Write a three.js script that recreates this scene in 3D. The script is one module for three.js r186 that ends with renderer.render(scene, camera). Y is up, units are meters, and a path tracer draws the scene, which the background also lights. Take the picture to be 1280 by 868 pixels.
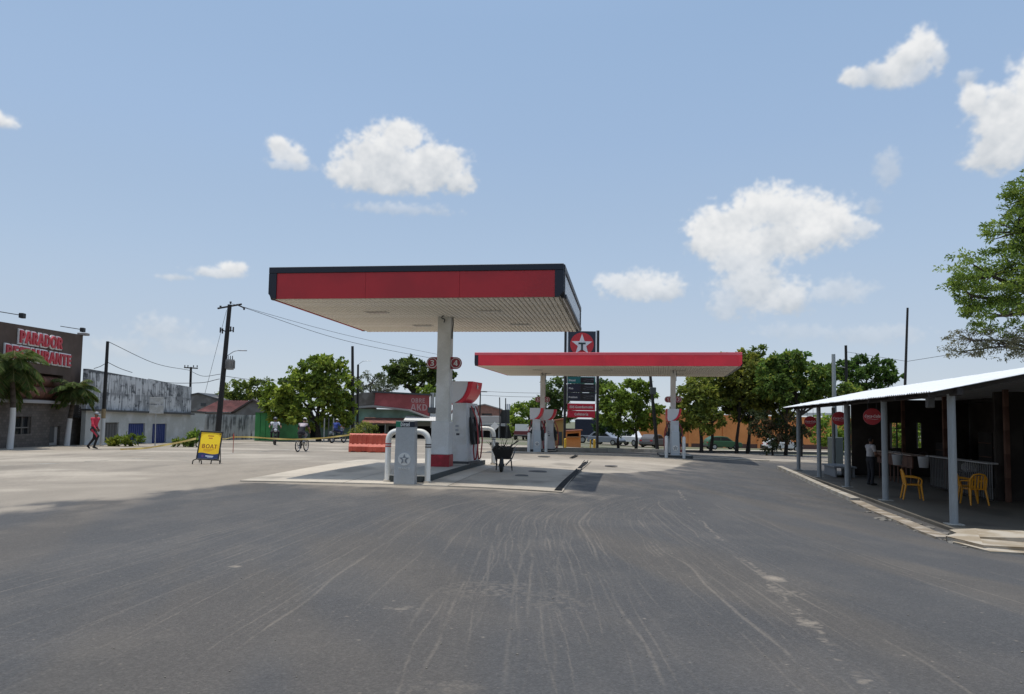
import * as THREE from 'three';
import { mergeGeometries } from 'three/addons/utils/BufferGeometryUtils.js';
import { RoundedBoxGeometry } from 'three/addons/geometries/RoundedBoxGeometry.js';
import { TextGeometry } from 'three/addons/geometries/TextGeometry.js';
import { FontLoader } from 'three/addons/loaders/FontLoader.js';

// ---------------------------------------------------------------- camera, sky, sun, exposure
const W = 1280, H = 868, FOC = 960, EYE = 1.5;
const scene = new THREE.Scene();
const camera = new THREE.PerspectiveCamera(2 * Math.atan(H / 2 / FOC) * 180 / Math.PI, W / H, 0.1, 3000);
camera.position.set(0, EYE, 0);
camera.rotation.order = 'YXZ';
camera.rotation.set(4 * Math.PI / 180, 0, 0.9 * Math.PI / 180);
camera.setViewOffset(W, H, 0, -23, W, H);
camera.updateMatrixWorld(); camera.updateProjectionMatrix();
const renderer = new THREE.WebGLRenderer({ antialias: true });
renderer.setSize(1024, 694);
renderer.toneMapping = THREE.LinearToneMapping;
renderer.toneMappingExposure = 1.0;
renderer.shadowMap.enabled = true;
const SUN_DIR = new THREE.Vector3(-0.14, 1, -0.03).normalize();
const sun = new THREE.DirectionalLight(new THREE.Color().setRGB(1, 0.955, 0.87), 3.1);
sun.position.copy(SUN_DIR).multiplyScalar(160).add(new THREE.Vector3(0, 0, -50));
sun.target.position.set(0, 0, -50);
sun.castShadow = true;
Object.assign(sun.shadow.camera, { left: -90, right: 90, top: 90, bottom: -90, near: 1, far: 400 });
sun.shadow.mapSize.set(4096, 4096);
scene.add(sun, sun.target);

// ---------------------------------------------------------------- random numbers and noise
function rng(seed) { let a = seed >>> 0; return () => { a = (a + 0x6D2B79F5) | 0; let t = Math.imul(a ^ (a >>> 15), 1 | a); t = (t + Math.imul(t ^ (t >>> 7), 61 | t)) ^ t; return ((t ^ (t >>> 14)) >>> 0) / 4294967296; }; }
const TAB = new Float32Array(65536); { const r = rng(7); for (let i = 0; i < 65536; i++) TAB[i] = r(); }
const hsh = (x, y) => TAB[((x & 255) | ((y & 255) << 8))];
function vn(x, y) {
  const xi = Math.floor(x), yi = Math.floor(y); let u = x - xi, v = y - yi; u = u * u * (3 - 2 * u); v = v * v * (3 - 2 * v);
  const a = hsh(xi, yi), b = hsh(xi + 1, yi), c = hsh(xi, yi + 1), d = hsh(xi + 1, yi + 1);
  return a + (b - a) * u + (c - a) * v + (a - b - c + d) * u * v;
}
function fbm(x, y, o = 4) { let s = 0, a = 0.5, t = 0; for (let i = 0; i < o; i++) { s += a * vn(x, y); t += a; a *= 0.5; x = x * 2.03 + 17.3; y = y * 2.03 + 9.1; } return s / t; }
function pn(x, y, p) {
  const xi = Math.floor(x), yi = Math.floor(y); let u = x - xi, v = y - yi; u = u * u * (3 - 2 * u); v = v * v * (3 - 2 * v);
  const m = (k) => ((k % p) + p) % p, x0 = m(xi), x1 = m(xi + 1), y0 = m(yi), y1 = m(yi + 1);
  const a = hsh(x0, y0), b = hsh(x1, y0), c = hsh(x0, y1), d = hsh(x1, y1);
  return a + (b - a) * u + (c - a) * v + (a - b - c + d) * u * v;
}
function pfbm(u, v, p, o = 4) { let s = 0, a = 0.5, t = 0; for (let i = 0; i < o; i++) { s += a * pn(u * p, v * p, p); t += a; a *= 0.5; p *= 2; } return s / t; }
const clamp = (x, a = 0, b = 1) => Math.min(b, Math.max(a, x));
const sst = (a, b, x) => { const t = clamp((x - a) / (b - a)); return t * t * (3 - 2 * t); };
const mix = (a, b, t) => a + (b - a) * t;
const s2l = (c) => (c <= 0.04045 ? c / 12.92 : ((c + 0.055) / 1.055) ** 2.4);
const l2s = (c) => (c <= 0.0031308 ? c * 12.92 : 1.055 * c ** (1 / 2.4) - 0.055);
const V = (x, y, z) => new THREE.Vector3(x, y, z);

// ---------------------------------------------------------------- survey helpers: bearing through a point of the photograph, at a chosen distance
function bearing(px, py) { return V(px / W * 2 - 1, 1 - py / H * 2, 0.5).unproject(camera).sub(camera.position).normalize(); }
function at(px, py, Z) { const d = bearing(px, py); return d.multiplyScalar(Z / -d.z).add(camera.position); }

// ---------------------------------------------------------------- the sky: air and clouds in an equirectangular map
{
  const SW = 4096, SH = 2048, data = new Float32Array(SW * SH * 4);
  const stops = [[-90, 176, 186, 192], [0, 202, 210, 217], [2.5, 195, 207, 218], [6, 182, 199, 218], [12, 167, 190, 217], [20, 152, 179, 213], [28, 141, 171, 208], [45, 132, 163, 204], [90, 134, 165, 206]];
  const row = (el) => { let i = 0; while (i < stops.length - 2 && el > stops[i + 1][0]) i++; const a = stops[i], b = stops[i + 1], t = clamp((el - a[0]) / (b[0] - a[0])); return [1, 2, 3].map((k) => s2l(mix(a[k], b[k], t) / 255)); };
  for (let j = 0; j < SH; j++) {
    const c = row((j + 0.5) / SH * 180 - 90);
    for (let i = 0; i < SW; i++) { const n = (j + 0.5) / SH * 180 - 90 > 0 ? 1 + 0.03 * (vn(i / 210, j / 60) - 0.5) : 1, o = (j * SW + i) * 4; data[o] = c[0] * n; data[o + 1] = c[1] * n; data[o + 2] = c[2] * n; data[o + 3] = 1;
      const el = ((j + 0.5) / SH - 0.5) * Math.PI; if (el > -0.02) { const az = ((i + 0.5) / SW - 0.5) * 2 * Math.PI, th = Math.acos(clamp(Math.cos(el) * (Math.cos(az) * SUN_DIR.x + Math.sin(az) * SUN_DIR.z) + Math.sin(el) * SUN_DIR.y, -1, 1)) * 180 / Math.PI, au = 2.2 * Math.exp(-th / 8) + 0.75 * Math.exp(-th / 22); data[o] += au; data[o + 1] += au * 0.985; data[o + 2] += au * 0.95; } }     // the hazy glow round the high sun
  }
  const azel = (px, py) => { const d = bearing(px, py); return [Math.atan2(d.z, d.x) * 180 / Math.PI, Math.asin(d.y) * 180 / Math.PI]; };
  const clouds = [
    [[478, 202, 62, 42], [540, 208, 52, 38], [498, 170, 42, 26], [440, 217, 34, 26], [572, 228, 24, 20], [505, 222, 80, 28], [478, 228, 55, 22], [500, 262, 75, 13, 0.4]],
    [[350, 182, 20, 16], [360, 192, 24, 19, 0.9], [364, 206, 30, 12, 0.6], [370, 200, 18, 14], [356, 207, 26, 9, 0.5]],
    [[1150, 64, 36, 24], [1112, 92, 36, 17], [1132, 80, 40, 20], [1090, 95, 30, 13, 0.8], [1148, 90, 26, 14, 0.7], [1066, 97, 20, 11], [1174, 74, 14, 13, 0.7]],
    [[1262, 150, 62, 46], [1222, 128, 26, 20], [1246, 192, 46, 24], [1300, 125, 60, 60]],
    [[953, 262, 48, 32], [905, 287, 56, 32], [1032, 282, 56, 34], [985, 265, 52, 32], [888, 308, 34, 22], [940, 305, 62, 30], [990, 300, 60, 26], [928, 325, 52, 26, 0.85], [938, 358, 48, 38, 0.85], [985, 372, 36, 28, 0.85], [1078, 286, 22, 16, 0.7], [1052, 364, 48, 16, 0.45], [908, 378, 28, 30, 0.5]],
    [[800, 358, 56, 21, 0.85], [832, 366, 26, 14, 0.8], [768, 352, 30, 13, 0.7]],
    [[270, 341, 40, 11, 0.8], [290, 336, 22, 12], [218, 347, 26, 7, 0.6]],
    [[-4, 150, 26, 18], [20, 186, 76, 13, 0.33]],
    [[1210, 98, 18, 10, 0.5], [1110, 212, 20, 26, 0.42], [1092, 260, 16, 12, 0.3]],
    [[200, 412, 42, 24, 0.38], [150, 436, 46, 18, 0.3], [240, 436, 60, 16, 0.25]], [[1090, 420, 90, 14, 0.3], [990, 415, 60, 12, 0.25]],
  ].map((c) => c.map(([x, y, rx, ry, a = 1]) => { const [az, el] = azel(x, y), [az2, el2] = azel(x + rx, y + ry); return [az, el, Math.abs(az2 - az), Math.abs(el - el2), a]; }));
  const r = rng(99);                                                   // the same scattered fair-weather clouds all round
  for (let k = 0; k < 34; k++) { const az = -90 + 42 + r() * 276, el = 7 + r() ** 1.6 * 38, s = 2 + r() * 4, c = []; for (let m = 0; m < 6; m++) c.push([az + (r() - 0.5) * s * 2.2, el + (r() - 0.3) * s * 0.7, s * (0.5 + r() * 0.5), s * (0.28 + r() * 0.3), 0.6 + 0.4 * r()]); clouds.push(c); }
  for (const lobes of clouds) {
    let a0 = 1e9, a1 = -1e9, e0 = 1e9, e1 = -1e9;
    for (const [a, e, x, y] of lobes) { a0 = Math.min(a0, a - x * 1.5); a1 = Math.max(a1, a + x * 1.5); e0 = Math.min(e0, e - y * 1.5); e1 = Math.max(e1, e + y * 1.5); }
    const sc = 0.9, lo = Math.min(...lobes.filter((l) => l[4] > 0.6).map((l) => l[1] - l[3]), 1e9), hi = Math.max(...lobes.map((l) => l[1] + l[3]));
    for (let j = Math.max(SH / 2, Math.floor((e0 + 90) / 180 * SH)); j < Math.min(SH, (e1 + 90) / 180 * SH); j++) for (let i = Math.floor((a0 + 180) / 360 * SW); i < (a1 + 180) / 360 * SW; i++) {
      const az = (i + 0.5) / SW * 360 - 180, el = (j + 0.5) / SH * 180 - 90;
      const w1 = fbm(az * sc + 40, el * sc + 3, 5) - 0.5, w2 = fbm(az * sc + 90, el * sc + 55, 5) - 0.5;
      let d = -9, am = 0, under = 0, wsum = 0;
      for (const [a, e, x, y, alpha] of lobes) {
        const dx = (az + w1 * x * 0.55 - a) / x, dyy = (el + w2 * y * 0.5 - e) / y, dy = dyy < 0 ? dyy * 1.12 : dyy, q = 1 - Math.sqrt(dx * dx + dy * dy);
        if (q > d) { d = q; } if (q > -0.5) { const w = Math.exp(q * 4); am += alpha * w; under += dy * w; wsum += w; }
      }
      if (wsum === 0) continue;
      am /= wsum; under /= wsum;
      const n = fbm(az * 2.3 + 11, el * 2.8 + 5, 6) - 0.5, fine = fbm(az * 6 + 3, el * 7, 4) - 0.5;
      const al = sst(-0.09, mix(0.85, 0.46, am), d + 0.03 + n * mix(1.2, 0.58, am) + fine * mix(0.5, 0.24, am)) * am;
      if (al <= 0) continue;
      const height = clamp((el - lo) / Math.max(0.5, hi - lo)), lit = clamp(0.56 + 0.4 * under + 0.5 * (height - 0.42) + n * 0.5 + w2 * 0.7 + fine * 0.15);
      const col = [mix(0.545, 0.89, lit), mix(0.585, 0.89, lit), mix(0.63, 0.885, lit)], o = (j * SW + ((i % SW) + SW) % SW) * 4;
      for (let k = 0; k < 3; k++) data[o + k] = mix(data[o + k], col[k], al * 0.94);
    }
  }
  const sky = new THREE.DataTexture(data, SW, SH, THREE.RGBAFormat, THREE.FloatType);
  sky.mapping = THREE.EquirectangularReflectionMapping; sky.magFilter = THREE.LinearFilter; sky.minFilter = THREE.LinearFilter; sky.needsUpdate = true;
  scene.background = sky; scene.environment = sky;
}

// ---------------------------------------------------------------- terrain: the forecourt is the crown, the land falls gently right and back
const LEVELS = [[0, 0, -.1], [-6, 5, -.12], [6, 5, -.22], [0, 10, -.08], [-8, 12, -.12], [-2, 18, 0], [2, 18, -.05], [-4, 24, 0], [0, 27, -.03], [7, 10, -.45], [9, 16.6, -.8], [10.4, 22, -.82], [12, 30, -.82], [12.6, 36, -.78], [17, 20, -.85], [17, 34, -.85], [14, 10, -.75], [5, 20, -.25], [6, 28, -.38],
  [1.8, 44, -.39], [9, 41, -.32], [3, 50, -.5], [10, 50, -.55], [3, 58, -.66], [12, 60, -.86], [20, 75, -1.2], [15, 85, -1.35], [22, 100, -1.5], [-15, 25, -.17], [-17, 33, -.2], [-10, 37, -.25], [-14, 46, -.3], [-30, 40, -.3], [-24, 52, -.5], [-20, 60, -.5], [-10, 60, -.35], [-5, 80, -.5], [0, 120, -.8], [45, 120, -1.6], [-60, 60, -.5], [-60, 150, -.7], [60, 30, -1.1], [70, 150, -1.8], [0, 250, -1.2], [-40, 10, -.2], [40, 0, -.9], [0, -25, -.1], [-150, 250, -1], [150, 250, -2], [-150, 0, -.4], [150, 0, -1.2]];
const rbf = (() => {
  const n = LEVELS.length, N = n + 3, A = [], b = [], K = (r2) => (r2 < 1e-9 ? 0 : r2 * Math.log(r2) * 0.5);
  for (let i = 0; i < N; i++) A.push(new Float64Array(N + 1));
  for (let i = 0; i < n; i++) { for (let j = 0; j < n; j++) A[i][j] = K((LEVELS[i][0] - LEVELS[j][0]) ** 2 + (LEVELS[i][1] - LEVELS[j][1]) ** 2); A[i][i] += 12; A[i][n] = A[n][i] = 1; A[i][n + 1] = A[n + 1][i] = LEVELS[i][0]; A[i][n + 2] = A[n + 2][i] = LEVELS[i][1]; A[i][N] = LEVELS[i][2]; }
  for (let c = 0; c < N; c++) { let p = c; for (let r = c + 1; r < N; r++) if (Math.abs(A[r][c]) > Math.abs(A[p][c])) p = r; [A[c], A[p]] = [A[p], A[c]]; for (let r = 0; r < N; r++) if (r !== c) { const f = A[r][c] / A[c][c]; if (f) for (let k = c; k <= N; k++) A[r][k] -= f * A[c][k]; } }
  return { w: A.map((r, i) => r[N] / r[i]), n, K };
})();
function g(x, Z) { x = clamp(x, -150, 150); Z = clamp(Z, -25, 250); const { w, n, K } = rbf; let s = w[n] + w[n + 1] * x + w[n + 2] * Z; for (let i = 0; i < n; i++) s += w[i] * K((x - LEVELS[i][0]) ** 2 + (Z - LEVELS[i][1]) ** 2); return s; }
function gp(px, py, off = 0) {            // where the bearing meets the ground
  const d = bearing(px, py), c = camera.position; let t = 1.5, s = 0.4, last = t;
  while (t < 400) { const x = c.x + d.x * t, y = c.y + d.y * t, z = c.z + d.z * t; if (y < g(x, -z) + off) break; last = t; t += s; s *= 1.03; }
  for (let k = 0, lo = last, hi = t; k < 24; k++) { const m = (lo + hi) / 2; if (c.y + d.y * m < g(c.x + d.x * m, -(c.z + d.z * m)) + off) hi = m; else lo = m; t = m; }
  return V(c.x + d.x * t, c.y + d.y * t, c.z + d.z * t);
}
const onG = (x, Z, dy = 0) => V(x, g(x, Z) + dy, -Z);

// ---------------------------------------------------------------- building blocks
function std(rgb, rough = 0.8, o = {}) { const m = new THREE.MeshStandardMaterial({ roughness: rough, metalness: o.metal ?? 0, side: o.side ?? THREE.FrontSide }); m.color.setRGB(...rgb); if (o.map) m.map = o.map; if (o.vc) m.vertexColors = true; if (o.bump) { m.bumpMap = o.bump; m.bumpScale = o.bs ?? 0.004; } return m; }
function tex(n, m, fn, tile = [1, 1]) {
  const d = new Uint8Array(n * m * 4);
  for (let j = 0; j < m; j++) for (let i = 0; i < n; i++) { const c = fn((i + 0.5) / n, (j + 0.5) / m), o = (j * n + i) * 4; for (let k = 0; k < 3; k++) d[o + k] = clamp(l2s(clamp(c[k]))) * 255; d[o + 3] = 255; }
  const t = new THREE.DataTexture(d, n, m); t.colorSpace = THREE.SRGBColorSpace; t.magFilter = THREE.LinearFilter; t.minFilter = THREE.LinearMipmapLinearFilter; t.generateMipmaps = true; t.wrapS = t.wrapT = THREE.RepeatWrapping; t.repeat.set(1 / tile[0], 1 / tile[1]); t.needsUpdate = true; return t;
}
// mottled paint or masonry: colour a drifting to colour b in patches, with fine grain
function mottle(a, b, tile = 3, o = {}) { const s = o.seed ?? 0, st = o.streak ?? 1; return tex(256, 256, (u, v) => { const n = sst(0.3, 0.72, pfbm(u + s, v / st + s * 1.7, 4, 5)), f = 1 + (o.grain ?? 0.16) * (pfbm(u + 0.3, v + s, 64, 2) - 0.5); return a.map((x, k) => mix(x, b[k], n) * f); }, [tile, tile]); }
const used = {};
function numbered(n) { const k = used[n] = (used[n] ?? -1) + 1; return k ? n + '_' + String(k).padStart(3, '0') : n; }
function prep(q, vc) { let x = q.index ? q.toNonIndexed() : q; for (const k of Object.keys(x.attributes)) if (!['position', 'normal', 'uv', vc ? 'color' : ''].includes(k)) x.deleteAttribute(k); if (!x.attributes.normal) x.computeVertexNormals(); if (!x.attributes.uv) x.setAttribute('uv', new THREE.BufferAttribute(new Float32Array(x.attributes.position.count * 2), 2)); return x; }
function mesh(name, geos, material, parent) {
  geos = [].concat(geos);
  const geo = geos.length === 1 ? geos[0] : mergeGeometries(geos.map((q) => prep(q, material.vertexColors)));
  const m = new THREE.Mesh(geo, material); m.name = parent ? name : numbered(name); m.castShadow = m.receiveShadow = true; (parent ?? scene).add(m); return m;
}
function tag(o, label, category, group) { o.userData.label = label; o.userData.category = category; if (group) o.userData.group = group; return o; }
function thing(name, label, category, pos = [0, 0, 0], turn = 0, group) { const o = new THREE.Group(); o.name = numbered(name); o.position.set(...(pos.isVector3 ? pos.toArray() : pos)); o.rotation.y = turn; scene.add(o); return tag(o, label, category, group); }
function struct(name, geos, m) { const o = mesh(name, geos, m); o.userData.kind = 'structure'; return o; }
function copy(o, label, pos, turn) { const c = o.clone(); c.name = numbered(o.name.replace(/_\d{3}$/, '')); c.userData = { ...o.userData, label }; c.position.copy(pos); if (turn !== undefined) c.rotation.y = turn; scene.add(c); return c; }
function uvBox(q) { const p = q.attributes.position, n = q.attributes.normal, u = new Float32Array(p.count * 2); for (let i = 0; i < p.count; i++) { const ax = Math.abs(n.getX(i)), ay = Math.abs(n.getY(i)), az = Math.abs(n.getZ(i)); const [a, b] = ay > ax && ay > az ? [p.getX(i), p.getZ(i)] : ax > az ? [p.getZ(i), p.getY(i)] : [p.getX(i), p.getY(i)]; u[i * 2] = a; u[i * 2 + 1] = b; } q.setAttribute('uv', new THREE.BufferAttribute(u, 2)); return q; }
const bx = (w, h, d, x = 0, y = 0, z = 0, ry = 0, rx = 0, rz = 0) => { const q = new THREE.BoxGeometry(w, h, d); if (rx) q.rotateX(rx); if (rz) q.rotateZ(rz); if (ry) q.rotateY(ry); q.translate(x, y, z); return uvBox(q); };
const rb = (w, h, d, r, x = 0, y = 0, z = 0, ry = 0, rx = 0, rz = 0) => { const q = new RoundedBoxGeometry(w, h, d, 2, Math.min(r, w / 2.01, h / 2.01, d / 2.01)); if (rx) q.rotateX(rx); if (rz) q.rotateZ(rz); if (ry) q.rotateY(ry); q.translate(x, y, z); return uvBox(q); };
const cyl = (r0, r1, h, x = 0, y = 0, z = 0, n = 20, ax = 'y') => { const q = new THREE.CylinderGeometry(r1, r0, h, n); if (ax === 'x') q.rotateZ(Math.PI / 2); if (ax === 'z') q.rotateX(Math.PI / 2); return q.translate(x, y, z); };
const tube = (pts, r, seg = 12, n = 7, closed = false) => new THREE.TubeGeometry(new THREE.CatmullRomCurve3(pts.map((p) => (p.isVector3 ? p : V(...p))), closed, 'catmullrom', 0.2), seg, r, n, closed);
function bar(a, b, r0, r1 = r0, n = 8) { a = a.isVector3 ? a : V(...a); b = b.isVector3 ? b : V(...b); const d = b.clone().sub(a), q = new THREE.CylinderGeometry(r1, r0, d.length(), n); q.applyQuaternion(new THREE.Quaternion().setFromUnitVectors(V(0, 1, 0), d.clone().normalize())); return q.translate(...a.clone().add(b).multiplyScalar(0.5).toArray()); }
function prism(pts, depth, bevel = 0, holes = []) { const s = new THREE.Shape(pts.map((p) => new THREE.Vector2(...p))); for (const h of holes) s.holes.push(new THREE.Path(h.map((p) => new THREE.Vector2(...p)))); const q = new THREE.ExtrudeGeometry(s, { depth: depth - 2 * bevel, bevelEnabled: bevel > 0, bevelSize: bevel, bevelThickness: bevel, bevelOffset: -bevel, bevelSegments: 2, curveSegments: 20 }); if (bevel) q.translate(0, 0, bevel); return q; }
const rect = (x0, y0, x1, y1) => [[x0, y0], [x1, y0], [x1, y1], [x0, y1]];
function sheet(c, nu, nv, dy = 0, uvf) {   // ground-following sheet over four [x, Z] corners
  const P = [], U = [], I = [];
  for (let j = 0; j <= nv; j++) for (let i = 0; i <= nu; i++) { const u = i / nu, v = j / nv, x = mix(mix(c[0][0], c[1][0], u), mix(c[3][0], c[2][0], u), v), Z = mix(mix(c[0][1], c[1][1], u), mix(c[3][1], c[2][1], u), v); P.push(x, g(x, Z) + dy, -Z); U.push(...(uvf ? uvf(x, Z) : [x, Z])); }
  for (let j = 0; j < nv; j++) for (let i = 0; i < nu; i++) { const a = j * (nu + 1) + i, b = a + 1, d = a + nu + 1, e = d + 1; I.push(a, b, e, a, e, d); }
  const q = new THREE.BufferGeometry(); q.setAttribute('position', new THREE.Float32BufferAttribute(P, 3)); q.setAttribute('uv', new THREE.Float32BufferAttribute(U, 2)); q.setIndex(I); q.computeVertexNormals(); return q;
}
// a raised slab or kerb that follows the ground: polyline of [x, Z], width to the right-hand side, height h
function kerb(line, w, h, y0 = 0) {
  const P = [], I = [], n = line.length;
  for (let i = 0; i < n; i++) { const a = line[Math.max(0, i - 1)], b = line[Math.min(n - 1, i + 1)], dx = b[0] - a[0], dz = b[1] - a[1], l = Math.hypot(dx, dz), nx = dz / l * w, nz = -dx / l * w, [x, Z] = line[i], y = g(x, Z) + y0, c = Math.min(0.02, h / 4); P.push(x, y - 0.15, -Z, x, y + h - c, -Z, x + nx * c / w, y + h, -(Z + nz * c / w), x + nx, y + h, -(Z + nz), x + nx, y - 0.15, -(Z + nz)); }
  for (let i = 0; i < n - 1; i++) for (let k = 0; k < 4; k++) { const a = i * 5 + k, b = a + 1, c = a + 5, d = c + 1; I.push(a, b, d, a, d, c); }
  for (const i of [0, n - 1]) { const a = i * 5; I.push(a, a + 1, a + 2, a, a + 2, a + 3, a, a + 3, a + 4); }
  let q = new THREE.BufferGeometry(); q.setAttribute('position', new THREE.Float32BufferAttribute(P, 3)); q.setIndex(I); q = q.toNonIndexed(); q.computeVertexNormals(); return uvBox(q);
}
// a vertical face surveyed between two bearings; hit() turns a bearing into local metres (along, up); local z points to the camera side
function face(pxA, ZA, pxB, ZB) {
  const A = at(pxA, 520, ZA), B = at(pxB, 520, ZB); A.y = B.y = 0; const u = B.clone().sub(A).normalize(), n = V(-u.z, 0, u.x);
  return { A, turn: Math.atan2(-u.z, u.x), len: A.distanceTo(B), n, u, hit: (px, py) => { const d = bearing(px, py), t = A.clone().sub(camera.position).dot(n) / d.dot(n), p = d.multiplyScalar(t).add(camera.position).sub(A); return [p.dot(u), p.y]; }, box(x0, y0, x1, y1) { const a = this.hit(x0, y0), b = this.hit(x1, y1); return [Math.min(a[0], b[0]), Math.min(a[1], b[1]), Math.max(a[0], b[0]), Math.max(a[1], b[1])]; } };
}
function canvasTex(w, h, draw) { const c = document.createElement('canvas'); c.width = w; c.height = h; const x = c.getContext('2d'); draw(x, w, h); const t = new THREE.CanvasTexture(c); t.colorSpace = THREE.SRGBColorSpace; t.magFilter = THREE.LinearFilter; return t; }
const font = await new FontLoader().loadAsync('fonts/droid/droid_sans_bold.typeface.json');
function text(s, size, depth, bevel = 0, width) { const q = new TextGeometry(s, { font, size, depth, curveSegments: 5, bevelEnabled: bevel > 0, bevelSize: bevel, bevelThickness: 0.01, bevelSegments: 1 }); q.computeBoundingBox(); const b = q.boundingBox; q.translate(-(b.min.x + b.max.x) / 2, -(b.min.y + b.max.y) / 2, 0); if (width) q.scale(width / (b.max.x - b.min.x), 1, 1); return q; }
const starPts = (R, r, n = 5) => Array.from({ length: n * 2 }, (_, i) => { const a = Math.PI / 2 + i * Math.PI / n, q = i % 2 ? r : R; return [Math.cos(a) * q, Math.sin(a) * q]; });
const disc = (r, d, n = 40) => prism(Array.from({ length: n }, (_, i) => [Math.cos(i / n * 6.28319) * r, Math.sin(i / n * 6.28319) * r]), d);
const move = (q, x, y, z) => q.translate(x, y, z);

// ---------------------------------------------------------------- ground: one surface colour for asphalt, dusty road and concrete, read by two sheets
const toXZ = (px, py) => { const p = gp(px, py); return [p.x, -p.z]; };
const polyA = [[-2200, 900], [-300, 676], [0, 641], [150, 621], [300, 604], [520, 611], [706, 618.5], [724, 593], [790, 591], [836, 588], [866, 574], [1000, 578], [1260, 588]].map(([x, y]) => toXZ(x, y)).concat([[60, 20], [60, -30], [-60, -30]]);
const polyB = [[866, 571.5], [905, 572.5], [960, 574], [1030, 575], [1120, 572], [1120, 566], [1000, 565], [880, 564], [720, 562.5], [720, 566]].map(([x, y]) => toXZ(x, y));
function sdPoly(p, x, y) { let d = 1e9, s = 1; for (let i = 0, j = p.length - 1; i < p.length; j = i++) { const ex = p[j][0] - p[i][0], ey = p[j][1] - p[i][1], wx = x - p[i][0], wy = y - p[i][1], t = clamp((wx * ex + wy * ey) / (ex * ex + ey * ey)), bx_ = wx - ex * t, by = wy - ey * t; d = Math.min(d, bx_ * bx_ + by * by); const c1 = y >= p[i][1], c2 = y < p[j][1], c3 = ex * wy > ey * wx; if ((c1 && c2 && c3) || (!c1 && !c2 && !c3)) s = -s; } return s * Math.sqrt(d); }
// sdf of the asphalt on a coarse grid (smooth enough to interpolate)
const GX0 = -42, GZ0 = -2, GS = 0.25, GW = 340, GH = 272, SDA = new Float32Array(GW * GH), SDB = new Float32Array(GW * GH);
for (let j = 0; j < GH; j++) for (let i = 0; i < GW; i++) { const x = GX0 + i * GS, z = GZ0 + j * GS; SDA[j * GW + i] = sdPoly(polyA, x, z); SDB[j * GW + i] = sdPoly(polyB, x, z); }
function grid(f, x, z) { const u = clamp((x - GX0) / GS, 0, GW - 1.01), v = clamp((z - GZ0) / GS, 0, GH - 1.01), i = u | 0, j = v | 0, a = u - i, b = v - j, o = j * GW + i; return (f[o] * (1 - a) + f[o + 1] * a) * (1 - b) + (f[o + GW] * (1 - a) + f[o + GW + 1] * a) * b; }
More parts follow.
